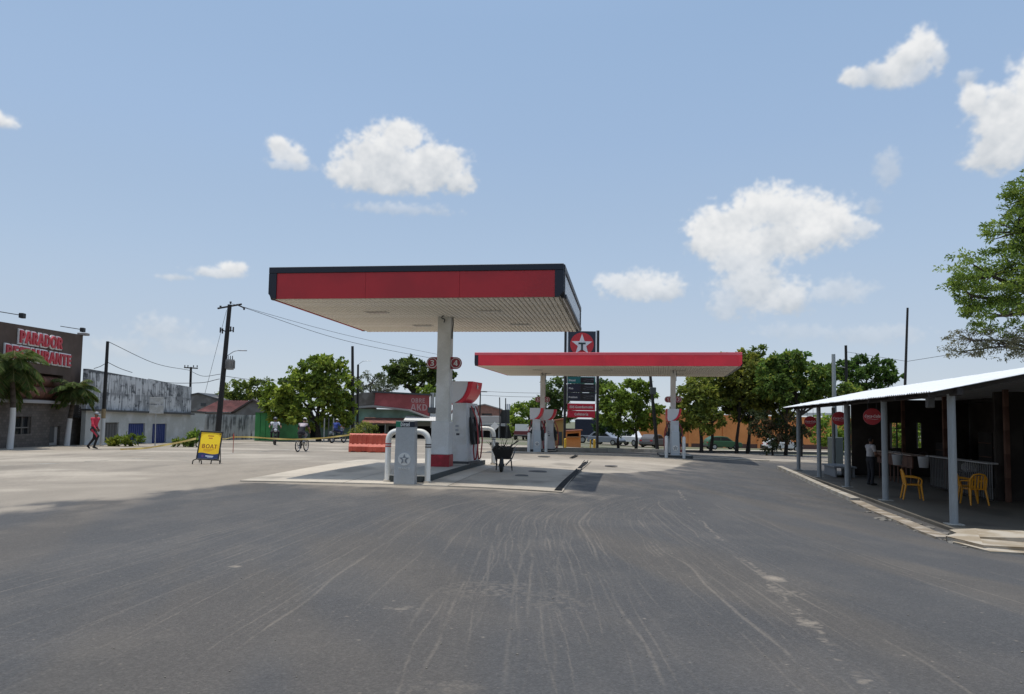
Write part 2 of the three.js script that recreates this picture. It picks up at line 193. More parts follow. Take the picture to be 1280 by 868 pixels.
// dust dragged out by tyres: lines drawn into a fine raster
const DX0 = -11, DZ0 = 3.4, DW = 2200, DH = 1700, DS = 0.01, dust = new Float32Array(DW * DH);
function stamp(x, z, r, a) { const i0 = Math.floor((x - r - DX0) / DS), i1 = Math.ceil((x + r - DX0) / DS), j0 = Math.floor((z - r - DZ0) / DS), j1 = Math.ceil((z + r - DZ0) / DS); for (let j = Math.max(0, j0); j <= Math.min(DH - 1, j1); j++) for (let i = Math.max(0, i0); i <= Math.min(DW - 1, i1); i++) { const dx = i * DS + DX0 - x, dz = j * DS + DZ0 - z, q = 1 - (dx * dx + dz * dz) / (r * r); if (q > 0) { const o = j * DW + i, v = a * q; if (dust[o] < v) dust[o] = v; } } }
{
  const r = rng(41);
  for (let k = 0; k < 620; k++) {
    const side = r(), x0 = side < 0.72 ? -3.6 + r() * 6.8 : -9 + r() * 15, kx = (x0 < 0 ? 0.05 * x0 : 0.015 * x0) - 0.03 + (r() - 0.5) * 0.05, w = 0.0085 + r() ** 4 * 0.013, a = 0.05 + r() ** 2.6 * 0.24, seed = r() * 200;
    const zs = 3.5 + r() * 9, ze = Math.min(17.4, zs + 3 + r() * 11), bend = (0.035 + r() * 0.03) * (x0 < 2.2 ? 1 : 0.2);
    for (let z = zs; z < ze; z += 0.012) {
      const s = 17 - z, x = x0 + kx * s + (z > 11.5 ? bend * (z - 11.5) ** 2 * 1.0 : 0) + (vn(seed, z * 0.9) - 0.5) * 0.12;
      const f = sst(0.22, 0.72, vn(seed + 9, z * 0.8) * 0.65 + vn(seed + 3, z * 7) * 0.35) * sst(zs, zs + 1, z) * (1 - sst(ze - 1, ze, z));
      if (f > 0.03) stamp(x + (vn(seed + 5, z * 22) - 0.5) * 0.01, z, w * (0.75 + f * 0.4), a * f);
    }
  }
  for (let k = 0; k < 120; k++) {           // fan of short curved drags just below the slab edge
    const x0 = -2.6 + r() * 4.6, len = 1.2 + r() * 3, a = 0.07 + r() * 0.2, w = 0.01 + r() * 0.018, seed = r() * 90;
    for (let t = 0; t < len; t += 0.014) { const z = 16.9 - t, x = x0 + 0.9 - 0.55 * t + 0.075 * t * t, f = (1 - t / len) * sst(0.3, 0.7, vn(seed, t * 3)); stamp(x, z, w, a * f); }
  }
  const trail = [[845, 608], [858, 630], [872, 648], [893, 668], [920, 694], [945, 712], [972, 740], [1000, 772], [1030, 800], [1062, 836], [1092, 864]].map(([x, y]) => toXZ(x, y));
  const cv = new THREE.CatmullRomCurve3(trail.map(([x, z]) => V(x, 0, z))), L = cv.getLength();
  for (let t = 0; t < 1; t += 0.01 / L) { const p = cv.getPoint(t), f = sst(0.42, 0.62, vn(t * 40, 3.3) * 0.6 + vn(t * 190, 8) * 0.4); if (f > 0) stamp(p.x + (vn(t * 300, 1) - 0.5) * 0.1, p.z, 0.014 + 0.022 * vn(t * 160, 4), 0.42 * f); }
  const patch = (px, py, rx, rz, a, n) => { const [x, z] = toXZ(px, py); for (let k = 0; k < n; k++) { const th = r() * 6.28, q = Math.sqrt(r()); stamp(x + Math.cos(th) * q * rx, z + Math.sin(th) * q * rz, 0.015 + r() * 0.04, a * (1 - q * 0.6)); } };
  patch(967, 724, 0.11, 0.16, 1, 160); patch(985, 742, 0.2, 0.2, 0.5, 40); patch(1010, 780, 0.12, 0.14, 0.8, 26); patch(620, 738, 0.5, 0.4, 0.28, 120); patch(500, 762, 0.2, 0.09, 0.4, 14); patch(772, 598, 0.75, 0.35, 0.6, 500); patch(780, 604, 0.9, 0.2, 0.3, 120); patch(700, 752, 0.3, 0.5, 0.25, 60); patch(560, 860, 0.2, 0.12, 0.22, 30); patch(293, 709, 0.06, 0.05, 0.9, 8);
  for (let k = 0; k < 5200; k++) { const x = DX0 + r() * 22, z = 3.5 + r() * 15; stamp(x, z, 0.005 + r() ** 4 * 0.015, 0.15 + r() * 0.45); }    // grit
}
const ASPH = [0.05, 0.049, 0.0495], DUST = [0.33, 0.275, 0.215], ROADC = [0.275, 0.235, 0.187], CONC = [0.42, 0.362, 0.29];
const axL = toXZ(300, 604);
function groundColor(x, z, c, fine) {
  const n1 = fbm(x * 0.32 + 5, z * 0.32 + 2, 4), n2 = fbm(x * 1.7 + 31, z * 1.1 + 7, 4), gr = fine ? 0.6 * hsh((x * 97) | 0, (z * 131) | 0) + 0.4 * vn(x * 55, z * 55) : vn(x * 19, z * 19), n3 = fbm(x * 0.9 + z * 0.25, z * 0.22 + 60, 3);
  const sa = grid(SDA, x, z), sb = grid(SDB, x, z), left = sst(axL[0] + 1.5, axL[0] - 3, x);
  const soft = mix(0.25, 1.1, left), e = sa + (n2 - 0.5) * soft * 1.6 + (n1 - 0.5) * soft * 2.2;
  let onTan = sst(-soft * 0.55, soft * 0.55, e), asph2 = 1 - sst(-0.3, 0.3, sb + (n2 - 0.5) * 0.5);
  onTan *= 1 - asph2;
  // asphalt with worn, slightly bluish and brownish patches and a film of dust with its own grain
  const tone = 0.84 + 0.32 * n1 + 0.85 * (gr - 0.5), brown = sst(0.45, 0.75, n3);
  let film = 0.055 + 0.05 * sst(0.42, 0.8, n2) + 0.035 * brown + 0.35 * Math.exp(-Math.max(0, -e) * 1.1) * sst(0.3, 0.65, n2);
  if (asph2 > 0.5) film += 0.22;
  if (fine) { const u = (x - DX0) / DS, v = (z - DZ0) / DS; if (u > 0 && v > 0 && u < DW - 1 && v < DH - 1) { const i = u | 0, j = v | 0; const dv = dust[j * DW + i]; film = Math.max(film, film + dv * (0.55 + 0.5 * gr)); } film += 0.05 * sst(0.55, 0.9, gr); }
  film = clamp(film, 0, 0.85);
  // dusty road and concrete
  const stain = sst(0.52, 0.8, fbm(x * 0.55 + 90, z * 0.18 + 12, 4)), pale = clamp(sst(0.5, 0.75, fbm(x * 0.2 + 33, z * 0.4 + 71, 4)) + 0.8 * Math.exp(-(((x - 3.5) / 4) ** 2 + ((z - 27) / 8) ** 2))), t2 = 0.86 + 0.28 * n2 + 0.22 * (gr - 0.5);
  for (let k = 0; k < 3; k++) {
    const as = mix(ASPH[k] * tone * (1 + (k === 0 ? 0.1 : k === 2 ? -0.12 : 0) * (brown - 0.4)), DUST[k], film);
    const rd = mix(mix(ROADC[k], CONC[k], pale * 0.8), ROADC[k] * 0.62, stain * 0.55) * t2;
    c[k] = mix(as, rd, onTan);
  }
  return c;
}
function groundTex(x0, x1, z0, z1, n, m, fine) { const c = [0, 0, 0]; const t = tex(n, m, (u, v) => groundColor(mix(x0, x1, u), mix(z0, z1, v), c, fine)); t.wrapS = t.wrapT = THREE.ClampToEdgeWrapping; return t; }
const grainBump = (() => { const t = tex(256, 256, (u, v) => { const q = pfbm(u, v, 48, 3); return [q, q, q]; }); t.colorSpace = THREE.NoColorSpace; return t; })();
{
  const x0 = -40, x1 = 40, z0 = -2, z1 = 64;
  struct('road', sheet([[x0, z0], [x1, z0], [x1, z1], [x0, z1]], 160, 132, 0, (x, z) => [(x - x0) / (x1 - x0), (z - z0) / (z1 - z0)]), std([1, 1, 1], 0.9, { map: groundTex(x0, x1, z0, z1, 2048, 2048, false) }));
  const a0 = -10.5, a1 = 10.5, b0 = 3.5, b1 = 19.5, bump = grainBump.clone(); bump.repeat.set(60, 46);
  const near = std([1, 1, 1], 0.86, { map: groundTex(a0, a1, b0, b1, 2048, 2048, true), bump, bs: 0.007 });
  struct('asphalt_apron', sheet([[a0, b0], [a1, b0], [a1, b1], [a0, b1]], 60, 46, 0.004, (x, z) => [(x - a0) / (a1 - a0), (z - b0) / (b1 - b0)]), near);
  const far = mottle([0.2, 0.175, 0.14], [0.12, 0.125, 0.07], 22, { seed: 0.37 });
  struct('ground', [sheet([[-150, -25], [150, -25], [150, 250], [-150, 250]], 150, 130, -0.06), (() => { const q = new THREE.RingGeometry(120, 1500, 48, 6); q.rotateX(-Math.PI / 2); q.translate(0, -2.6, -100); return q; })()], std([1, 1, 1], 0.95, { map: far }));
}
// painted lane dashes
{
  const white = std([0.5, 0.49, 0.46], 0.8, { map: mottle([1, 1, 1], [0.62, 0.58, 0.5], 0.8, { seed: 0.6 }) });
  const road = scene.getObjectByName('road');
  for (const [xa, ya, xb, yb] of [[42, 580.6, 75, 579.6], [105, 577.2, 135, 576.2], [163, 574, 192, 573.2], [210, 571.4, 236, 570.6], [255, 569, 276, 568.2], [288, 566.8, 309, 566], [320, 565, 338, 564.2], [350, 563, 366, 562.2], [0, 583, 18, 582.4]]) {
    const a = toXZ(xa, ya), b = toXZ(xb, yb), l = Math.hypot(b[0] - a[0], b[1] - a[1]), nx = -(b[1] - a[1]) / l * 0.06, nz = (b[0] - a[0]) / l * 0.06;
    mesh('lane_dash', sheet([[a[0] - nx, a[1] - nz], [b[0] - nx, b[1] - nz], [b[0] + nx, b[1] + nz], [a[0] + nx, a[1] + nz]], 6, 1, 0.006), white, road);
  }
}

// ---------------------------------------------------------------- forecourt: slab, drain, pump island
const A0 = 8.3 * Math.PI / 180, ST = V(-1.87, 0, -21.3);                 // column of the near canopy
const loc = (x, z) => { const c = Math.cos(A0), s = Math.sin(A0); return [ST.x + x * c + z * s, -(ST.z) + z * c - x * s]; };   // local right x, depth z -> [X, Z]
const concMap = tex(512, 512, (u, v) => { const a = pfbm(u, v, 3, 5), b = pfbm(u + 0.4, v + 0.2, 9, 4), gr = pfbm(u, v, 96, 2), oil = sst(0.6, 0.8, pfbm(u + 0.1, v * 0.6 + 0.7, 5, 4)); const k = (0.9 + 0.2 * a + 0.16 * (gr - 0.5)) * (1 - 0.38 * oil) * (0.9 + 0.2 * b); return [0.5 * k, 0.44 * k, 0.36 * k]; }, [6.3, 6.3]);
const concrete = std([1, 1, 1], 0.9, { map: concMap }), concreteGrey = std([0.72, 0.78, 0.84], 0.88, { map: concMap }), concreteWorn = std([0.8, 0.78, 0.76], 0.9, { map: concMap });
{
  const F = [toXZ(300, 602.5), toXZ(703.5, 617), toXZ(739.5, 577), toXZ(447, 576)];
  const kids = [], nX = 3, nZ = 4, lerp = (u, v) => [mix(mix(F[0][0], F[1][0], u), mix(F[3][0], F[2][0], u), v), mix(mix(F[0][1], F[1][1], u), mix(F[3][1], F[2][1], u), v)];
  const slab = thing('forecourt_slab', 'pale concrete forecourt slab under the near canopy', 'slab'); delete slab.userData.category; delete slab.userData.label; slab.userData.kind = 'structure';
  const us = [0, 0.335, 0.66, 1], vs = [0, 0.2, 0.44, 0.7, 1];
  for (let j = 0; j < nZ; j++) for (let i = 0; i < nX; i++) {
    const e = 0.0012, c = [lerp(us[i] + e, vs[j] + e), lerp(us[i + 1] - e, vs[j] + e), lerp(us[i + 1] - e, vs[j + 1] - e), lerp(us[i] + e, vs[j + 1] - e)];
    const top = sheet(c, 8, 8, 0.03), q = [top, kerb([c[0], lerp((us[i] + us[i + 1]) / 2, vs[j] + e), c[1]], 0.02, 0.0296)];
    if (i === 0) q.push(kerb([c[3], c[0]], 0.02, 0.0296));
    mesh('slab_panel', q, i === nX - 1 ? concreteWorn : concrete, slab);
  }
  // drain channel with a cast grate in three runs
  const iron = std([0.022, 0.021, 0.02], 0.7, { metal: 0.3 });
  const run = (x0, y0, x1, y1, w, label) => {
    const a = toXZ(x0, y0), b = toXZ(x1, y1), l = Math.hypot(b[0] - a[0], b[1] - a[1]), ux = (b[0] - a[0]) / l, uz = (b[1] - a[1]) / l, nx = uz * w, nz = -ux * w, d = thing('drain_grate', label, 'drain', [0, 0, 0], 0, 'drain channel runs in the forecourt');
    mesh('channel', sheet([[a[0] - nx, a[1] - nz], [a[0] + nx, a[1] + nz], [b[0] + nx, b[1] + nz], [b[0] - nx, b[1] - nz]], 2, 24, 0.035), iron, d);
    const bars = []; for (let t = 0.06; t < l; t += 0.09) { const x = a[0] + ux * t, z = a[1] + uz * t, q = bx(w * 1.9, 0.012, 0.03, 0, 0, 0, -Math.atan2(ux, uz)); bars.push(q.translate(x, g(x, z) + 0.046, -z)); }
    mesh('grate_bars', bars, iron, d);
    mesh('rim', [-1, 1].map((s) => { const q = bx(0.025, 0.014, l, 0, 0, 0, -Math.atan2(ux, uz)); const x = (a[0] + b[0]) / 2 + nx * s, z = (a[1] + b[1]) / 2 + nz * s; return q.rotateX(0).translate(x, (g(a[0], a[1]) + g(b[0], b[1])) / 2 + 0.046, -z); }), iron, d);
  };
  run(697, 615.5, 724, 589, 0.075, 'long dark drain channel crossing the canopy shadow'); run(724.5, 587, 733, 579, 0.07, 'dark drain channel piece between canopy shadow and open concrete'); run(714, 573.5, 721, 570.5, 0.07, 'short dark drain piece farthest back on the concrete');
  for (const [px, py, r, lab] of [[672, 590, 0.22, 'oval tank lid in the shade beside the wheelbarrow'], [652, 595, 0.13, 'small tank lid nearest the pump island'], [764, 583, 0.2, 'tank lid on sunlit concrete right of the drain'], [680, 571, 0.25, 'tank lid before the far left pumps']]) {
    const p = gp(px, py, 0.03), t = thing('tank_lid', lab, 'manhole cover', [p.x, p.y, p.z], 0, 'tank lids in the forecourt');
    mesh('lid', cyl(r, r, 0.012, 0, 0.012, 0, 24), iron, t); mesh('ring', new THREE.TorusGeometry(r + 0.03, 0.018, 6, 28).rotateX(Math.PI / 2).translate(0, 0.008, 0), std([0.16, 0.15, 0.14], 0.8), t);
  }
  // low walk in front of the far pumps: pale raised strip
  const k1 = [[600, 566], [660, 567], [740, 568.5], [830, 571], [905, 574], [962, 577]].map(([x, y]) => toXZ(x, y));
  struct('walk_strip', kerb(k1, -0.9, 0.05), concrete);
  const k2 = [[640, 564.5], [700, 565], [760, 565.6], [832, 566.5]].map(([x, y]) => toXZ(x, y));
  struct('median_kerb', kerb(k2, -0.35, 0.24), concreteGrey);
  const k3 = [[838, 565.6], [900, 566.5], [960, 567], [1040, 568], [1120, 569]].map(([x, y]) => toXZ(x, y));
  struct('park_kerb', kerb(k3, -0.3, 0.16), std([0.09, 0.088, 0.085], 0.9));
  const k4 = [[838, 564.6], [900, 565.5], [960, 566], [1040, 567], [1120, 568]].map(([x, y]) => toXZ(x, y));
  struct('park_pavement', kerb(k4.map(([x, z]) => [x, z + 2]), -1.6, 0.1), concrete);
}
const kerbDark = std([0.06, 0.065, 0.062], 0.85, { map: mottle([1, 1, 1], [1.7, 1.6, 1.45], 0.9, { seed: 0.66 }) });
function makeIsland(x, Z, w, l, h, turn) { const o = new THREE.Group(); o.name = numbered('pump_island'); o.userData.kind = 'structure'; o.position.set(x, g(x, Z) - 0.05, -Z); o.rotation.y = turn; scene.add(o); mesh('kerb', islandGeo(w, l, h), kerbDark, o); mesh('top', islandGeo(w - 0.05, l - 0.05, 0.03).translate(0, h - 0.026, 0), concreteGrey, o); }
function islandGeo(w, l, h) { const c = 0.14, p = [[-w / 2, -l / 2 + c], [-w / 2 + c, -l / 2], [w / 2 - c, -l / 2], [w / 2, -l / 2 + c], [w / 2, l / 2 - c], [w / 2 - c, l / 2], [-w / 2 + c, l / 2], [-w / 2, l / 2 - c]]; const q = prism(p, h, 0.015); q.rotateX(-Math.PI / 2); return uvBox(q); }
{
  const [X, Z] = loc(0, 0.1); makeIsland(X, Z, 1.02, 7.7, 0.2, -A0);
}

// ---------------------------------------------------------------- station: canopies
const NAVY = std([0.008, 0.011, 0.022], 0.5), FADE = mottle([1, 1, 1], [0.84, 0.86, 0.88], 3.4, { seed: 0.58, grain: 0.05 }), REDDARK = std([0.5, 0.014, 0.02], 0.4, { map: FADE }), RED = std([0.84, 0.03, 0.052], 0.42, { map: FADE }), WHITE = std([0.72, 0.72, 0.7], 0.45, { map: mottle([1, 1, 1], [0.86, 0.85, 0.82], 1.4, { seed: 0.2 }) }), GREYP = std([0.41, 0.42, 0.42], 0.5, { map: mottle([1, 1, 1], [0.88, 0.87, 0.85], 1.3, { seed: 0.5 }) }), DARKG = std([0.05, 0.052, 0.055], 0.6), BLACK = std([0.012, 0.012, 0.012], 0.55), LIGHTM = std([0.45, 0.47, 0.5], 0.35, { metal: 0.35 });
const SOFFIT = std([0.92, 0.88, 0.8], 0.6, { map: mottle([1, 1, 1], [0.8, 0.77, 0.7], 2.2, { seed: 0.8, streak: 1 }) }), COLM = std([0.68, 0.67, 0.64], 0.6, { map: mottle([1, 1, 1], [0.84, 0.83, 0.8], 1.5, { seed: 0.33 }) });
function fascia(parent, len, h, m, pos, turn, bottomTrim, band = NAVY) {           // one side: panel, dark band on top, dark end trims with a clipped lower corner
  const f = new THREE.Group(); f.name = 'fascia'; f.position.set(...pos); f.rotation.y = turn; parent.add(f);
  const np = Math.max(1, Math.round(len / 2.4)), pl = (len - 0.3) / np;
  for (let i = 0; i < np; i++) mesh('fascia_panel', rb(pl - 0.004, h - 0.14, 0.05, 0.004, -(len - 0.3) / 2 + pl * (i + 0.5), (h - 0.14) / 2, -0.03), m, f);
  mesh('top_band', rb(len, 0.15, 0.09, 0.015, 0, h - 0.07, -0.02), band, f);
  for (const s of [-1, 1]) { const p = [[0, 0.12], [0.1, 0], [0.2, 0], [0.2, h - 0.146], [0, h - 0.146]].map(([x, y]) => [s * (x - len / 2), y]); mesh('end_trim', prism(p, 0.09, 0.008).translate(0, 0, -0.07), s < 0 && band !== NAVY ? m : NAVY, f); }
  if (bottomTrim) mesh('bottom_trim', rb(len - 0.42, 0.1, 0.08, 0.015, 0, 0.05, 0.01), NAVY, f);
  return f;
}
function numberSign(parent, s, x, y, z, digit, r) {
  const g0 = new THREE.Group(); g0.name = 'pump_number_sign'; g0.position.set(x, y, z); parent.add(g0);
  const p = []; p.push([-s * r * 1.55, r], [0, r]); for (let i = 0; i <= 14; i++) { const a = Math.PI / 2 - i / 14 * Math.PI; p.push([s * Math.cos(a) * r, Math.sin(a) * r]); } p.push([-s * r * 1.55, -r]);
  mesh('plate', prism(p, 0.05, 0.006), std([0.27, 0.012, 0.022], 0.45), g0);
  mesh('ring', new THREE.TorusGeometry(r * 0.82, r * 0.06, 6, 32).translate(0, 0, 0.055), WHITE, g0);
  mesh('digit', text(digit, r * 0.95, 0.012).translate(0, 0, 0.052), WHITE, g0);
}
function canopy(c) {
  const t = thing('fuel_canopy', c.label, 'canopy', c.pos, -c.turn, 'red filling station canopies'), { w, d, y0, h } = c;
  const P = (x, z) => [x + c.off[0], y0, z + c.off[1]];
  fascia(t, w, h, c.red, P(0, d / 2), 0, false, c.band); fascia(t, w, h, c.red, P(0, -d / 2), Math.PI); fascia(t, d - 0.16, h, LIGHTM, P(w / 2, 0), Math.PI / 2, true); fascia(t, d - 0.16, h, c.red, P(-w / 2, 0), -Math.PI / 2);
  mesh('roof_deck', bx(w - 0.2, 0.06, d - 0.2, c.off[0], y0 + h - 0.2, c.off[1]), LIGHTM, t);
  const n = Math.round((w - 0.24) / c.pitch), pw = (w - 0.24) / n, tray = [];
  const strip = () => { const e = 0.014, q = prism([[-pw / 2 + 0.01, e], [-pw / 2 + 0.028, 0], [pw / 2 - 0.028, 0], [pw / 2 - 0.01, e], [pw / 2 - 0.01, 0.045], [-pw / 2 + 0.01, 0.045]], d - 0.16); return uvBox(q); };
  const sg = strip();
  for (let i = 0; i < n; i++) { const x = -(w - 0.24) / 2 + pw * (i + 0.5); if (c.pieces) { const m = mesh('soffit_panel', sg, SOFFIT, t); m.position.set(x + c.off[0], y0 - 0.008 + (i % 3) * 0.002, -(d - 0.16) / 2 + c.off[1]); } else tray.push(sg.clone().translate(x + c.off[0], y0 - 0.008, -(d - 0.16) / 2 + c.off[1])); }
  if (!c.pieces) mesh('soffit', tray, SOFFIT, t);
  mesh('soffit_backing', bx(w - 0.2, 0.02, d - 0.2, c.off[0], y0 + 0.075, c.off[1]), SOFFIT, t);
  for (const [x, z] of c.lamps) { const l = new THREE.Group(); l.name = 'canopy_lamp'; l.position.set(x + c.off[0], y0, z + c.off[1]); t.add(l); mesh('housing', rb(0.62, 0.035, 0.3, 0.01, 0, -0.006, 0), std([0.5, 0.47, 0.42], 0.5), l); mesh('lens', bx(0.5, 0.01, 0.2, 0, -0.026, 0), std([0.32, 0.3, 0.27], 0.25), l); }
  for (const [x, z, yb, dig] of c.cols) {
    const q = new THREE.Group(); q.name = 'column'; q.position.set(x, 0, z); t.add(q);
    mesh('shaft', rb(c.cw, y0 - yb + 0.05, c.cw, 0.02, 0, (y0 + yb) / 2 + 0.01, 0), COLM, q);
    if (c.clad) { mesh('cladding', rb(c.cw + 0.13, 0.9, c.cw + 0.13, 0.02, -0.03, yb + 0.79, 0), GREYP.clone(), q).material.color.setRGB(0.66, 0.66, 0.65); mesh('red_base', rb(c.cw + 0.16, 0.34, c.cw + 0.16, 0.015, -0.03, yb + 0.17, 0), std([0.42, 0.012, 0.03], 0.45, { map: mottle([1, 1, 1], [0.6, 0.55, 0.5], 0.7) }), q); }
    for (const cg of [tube([[c.cw / 2 + 0.03, y0, 0.05], [c.cw / 2 + 0.05, y0 - 0.18, 0.08], [c.cw / 2 + 0.02, y0 - 0.42, 0.06], [c.cw / 2 + 0.02, y0 - 0.6, 0.05]], 0.016), tube([[0.06, y0 - 0.01, 0.5], [-0.04, y0 - 0.05, 0.36], [0.03, y0 - 0.09, 0.24], [0.0, y0 - 0.16, c.cw / 2 + 0.02]], 0.016)]) mesh('conduit', cg, DARKG, q);
    numberSign(t, -1, x - c.cw / 2 - c.nr * 0.9, c.ny, z + 0.05, dig[0], c.nr); numberSign(t, 1, x + c.cw / 2 + c.nr * 0.9, c.ny, z + 0.05, dig[1], c.nr);
  }
  return t;
}
const Y1 = g(-1.87, 21.3);
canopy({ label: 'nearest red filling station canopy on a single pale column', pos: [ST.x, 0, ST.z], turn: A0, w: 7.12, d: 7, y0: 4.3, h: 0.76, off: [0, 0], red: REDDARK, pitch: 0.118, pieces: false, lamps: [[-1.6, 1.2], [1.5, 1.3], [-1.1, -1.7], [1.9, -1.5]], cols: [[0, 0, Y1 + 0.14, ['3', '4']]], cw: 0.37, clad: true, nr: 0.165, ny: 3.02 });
{
  const a = at(593, 458, 41.2), b = at(928, 458, 38.6), turn = Math.atan2(b.z - a.z, b.x - a.x), w = Math.hypot(b.x - a.x, b.z - a.z), d = 9.4, y0 = (a.y + b.y) / 2 + 0.02;
  const o = V((a.x + b.x) / 2 + Math.sin(turn) * d / 2, 0, (a.z + b.z) / 2 - Math.cos(turn) * d / 2);
  const toL = (p) => { const x = p.x - o.x, z = p.z - o.z, c = Math.cos(turn), s = Math.sin(turn); return [x * c + z * s, -x * s + z * c]; };
  const cl = toL(at(678.5, 500, 47)), cr = toL(at(841.5, 500, 42.6));
  canopy({ label: 'farther and wider bright red canopy on two columns', pos: [o.x, 0, o.z], turn: turn, w, d, y0, h: 0.7, off: [0, 0], red: RED, band: std([0.75, 0.12, 0.15], 0.45), pitch: 0.13, pieces: false, lamps: [[-4, 1.5], [0, 1.5], [4, 1.5], [-4, -2], [4, -2]], cols: [[cl[0], cl[1], g(1.8, 47), ['5', '6']], [cr[0], cr[1], g(9, 42.6), ['1', '2']]], cw: 0.29, clad: false, nr: 0.17, ny: 2.72 });
}

// ---------------------------------------------------------------- dispensers, guards, pillars
function dispenser(label, pos, turn, group) {
  const t = thing('fuel_dispenser', label, 'fuel pump', pos, turn, group), D = 1.15;
  const bodyM = std([0.6, 0.61, 0.62], 0.42, { map: mottle([1, 1, 1], [0.86, 0.85, 0.82], 1, { seed: 0.9 }) });
  mesh('body', uvBox(prism([[-0.29, 0], [0.29, 0], [0.225, 1.2], [0.215, 1.8], [-0.215, 1.8], [-0.225, 1.2]], D, 0.015).translate(0, 0, -D / 2)), bodyM, t);
  mesh('plinth', rb(0.64, 0.09, D + 0.06, 0.015, 0, 0.045, 0), DARKG, t);
  const q = (dx, dy, n = 14) => { const p = [[-0.38, 2.44], [0.24 + dx, 2.44]]; for (let i = 1; i <= n; i++) { const s = i / n, a = (1 - s) * (1 - s), b = 2 * s * (1 - s), c = s * s; p.push([a * (0.24 + dx) + b * (0.2 + dx) + c * (-0.22 + dx), a * 2.44 + b * (1.9 - dy) + c * (1.78 - dy)]); } p.push([-0.34, 1.78 - dy], [-0.38, 1.9]); return p; };
  const head = mesh('head', prism(q(0.13, 0.03), D - 0.1, 0.01).translate(0, 0, -D / 2 + 0.05), RED, t);
  mesh('end_plate', prism(q(0, 0), 0.05, 0.012).translate(0, 0, D / 2 - 0.046), std([0.62, 0.62, 0.63], 0.4), head);
  mesh('end_plate', prism(q(0, 0), 0.05, 0.012).translate(0, 0, -D / 2 - 0.02), std([0.62, 0.62, 0.63], 0.4), head);
  mesh('brand_star', prism(starPts(0.1, 0.042), 0.01).rotateY(Math.PI / 2).translate(0.372, 2.3, 0), WHITE, head);
  for (const sd of [1, -1]) {
    mesh('screen', rb(0.03, 0.34, 0.5, 0.008, sd * 0.224, 1.5, 0), DARKG, t);
    for (const z of [0.22, -0.22]) {
      const hl = mesh('nozzle_holster', rb(0.11, 0.82, 0.16, 0.02, sd * 0.29, 0.98, z, 0, 0, sd * 0.16), BLACK, t);
      mesh('nozzle', [bar([sd * 0.33, 1.2, z], [sd * 0.37, 0.78, z], 0.035, 0.03), bar([sd * 0.37, 0.78, z], [sd * 0.3, 0.66, z], 0.016), rb(0.05, 0.16, 0.05, 0.012, sd * 0.4, 1.05, z)], DARKG, hl);
      mesh('hose', tube([[sd * 0.26, 1.72, z], [sd * 0.44, 1.3, z + 0.02], [sd * 0.5, 0.7, z + 0.04], [sd * 0.46, 0.2, z + 0.05], [sd * 0.39, 0.12, z], [sd * 0.35, 0.4, z], [sd * 0.36, 0.76, z]], 0.021, 40, 8), std([0.38, 0.05, 0.05], 0.6), t);
    }
  }
  for (let i = 0; i < 3; i++) mesh('sticker', bx(0.1, 0.06, 0.004, -0.06 + (i === 2 ? 0.03 : 0), 1.12 - i * 0.12, D / 2 + 0.003), std(i === 2 ? [0.04, 0.04, 0.05] : [0.3, 0.32, 0.35], 0.5), t);
  for (const z of [0.36, -0.36]) mesh('frame_post', rb(0.045, 1.25, 0.045, 0.01, -0.34, 1.42, z), DARKG, t);
  mesh('side_cabinet', rb(0.2, 0.95, 0.7, 0.02, -0.36, 0.5, 0), GREYP, t);
  return t;
}
function logo(parent, r, x, y, z, cDisc, cStar, cT) { const d = mesh('emblem', disc(r, 0.012).translate(x, y, z), cDisc, parent); mesh('emblem_star', prism(starPts(r * 0.84, r * 0.36), 0.01).translate(x, y - r * 0.04, z + 0.012), cStar, d); mesh('emblem_letter', [bx(r * 0.5, r * 0.13, 0.01, x, y + r * 0.06, z + 0.027), bx(r * 0.14, r * 0.52, 0.01, x, y - r * 0.2, z + 0.0268)], cT, d); return d; }
function pillar(label, pos, turn, o) {
  const t = thing('info_pillar', label, 'pillar', pos, turn, 'grey pillars at the ends of the pump islands'), { w, h, d } = o;
  mesh('body', uvBox(prism([[-w / 2 - 0.025, 0], [w / 2 + 0.025, 0], [w / 2, h], [-w / 2, h]], d, 0.015).translate(0, 0, -d / 2)), o.m ?? GREYP, t);
  if (o.header) { const b = mesh('header', rb(w + 0.01, 0.13, d + 0.01, 0.008, 0, h - 0.07, 0), NAVY, t); mesh('green_panel', bx(w * 0.28, 0.128, 0.006, -w * 0.36, h - 0.07, d / 2 + 0.006), std([0.01, 0.16, 0.08], 0.5), b); mesh('lettering', text('Diesel', 0.085, 0.006, 0, 0.2).translate(0, h - 0.072, d / 2 + 0.006), WHITE, b); }
  if (o.logo) { logo(t, o.logo, 0, o.ly, d / 2 + 0.002, WHITE, std([0.2, 0.21, 0.22], 0.5), WHITE); mesh('lettering', text('TEXACO', o.logo * 0.34, 0.006, 0, o.logo * 1.9).translate(0, o.ly - o.logo * 1.45, d / 2 + 0.003), WHITE, t); }
  return t;
}
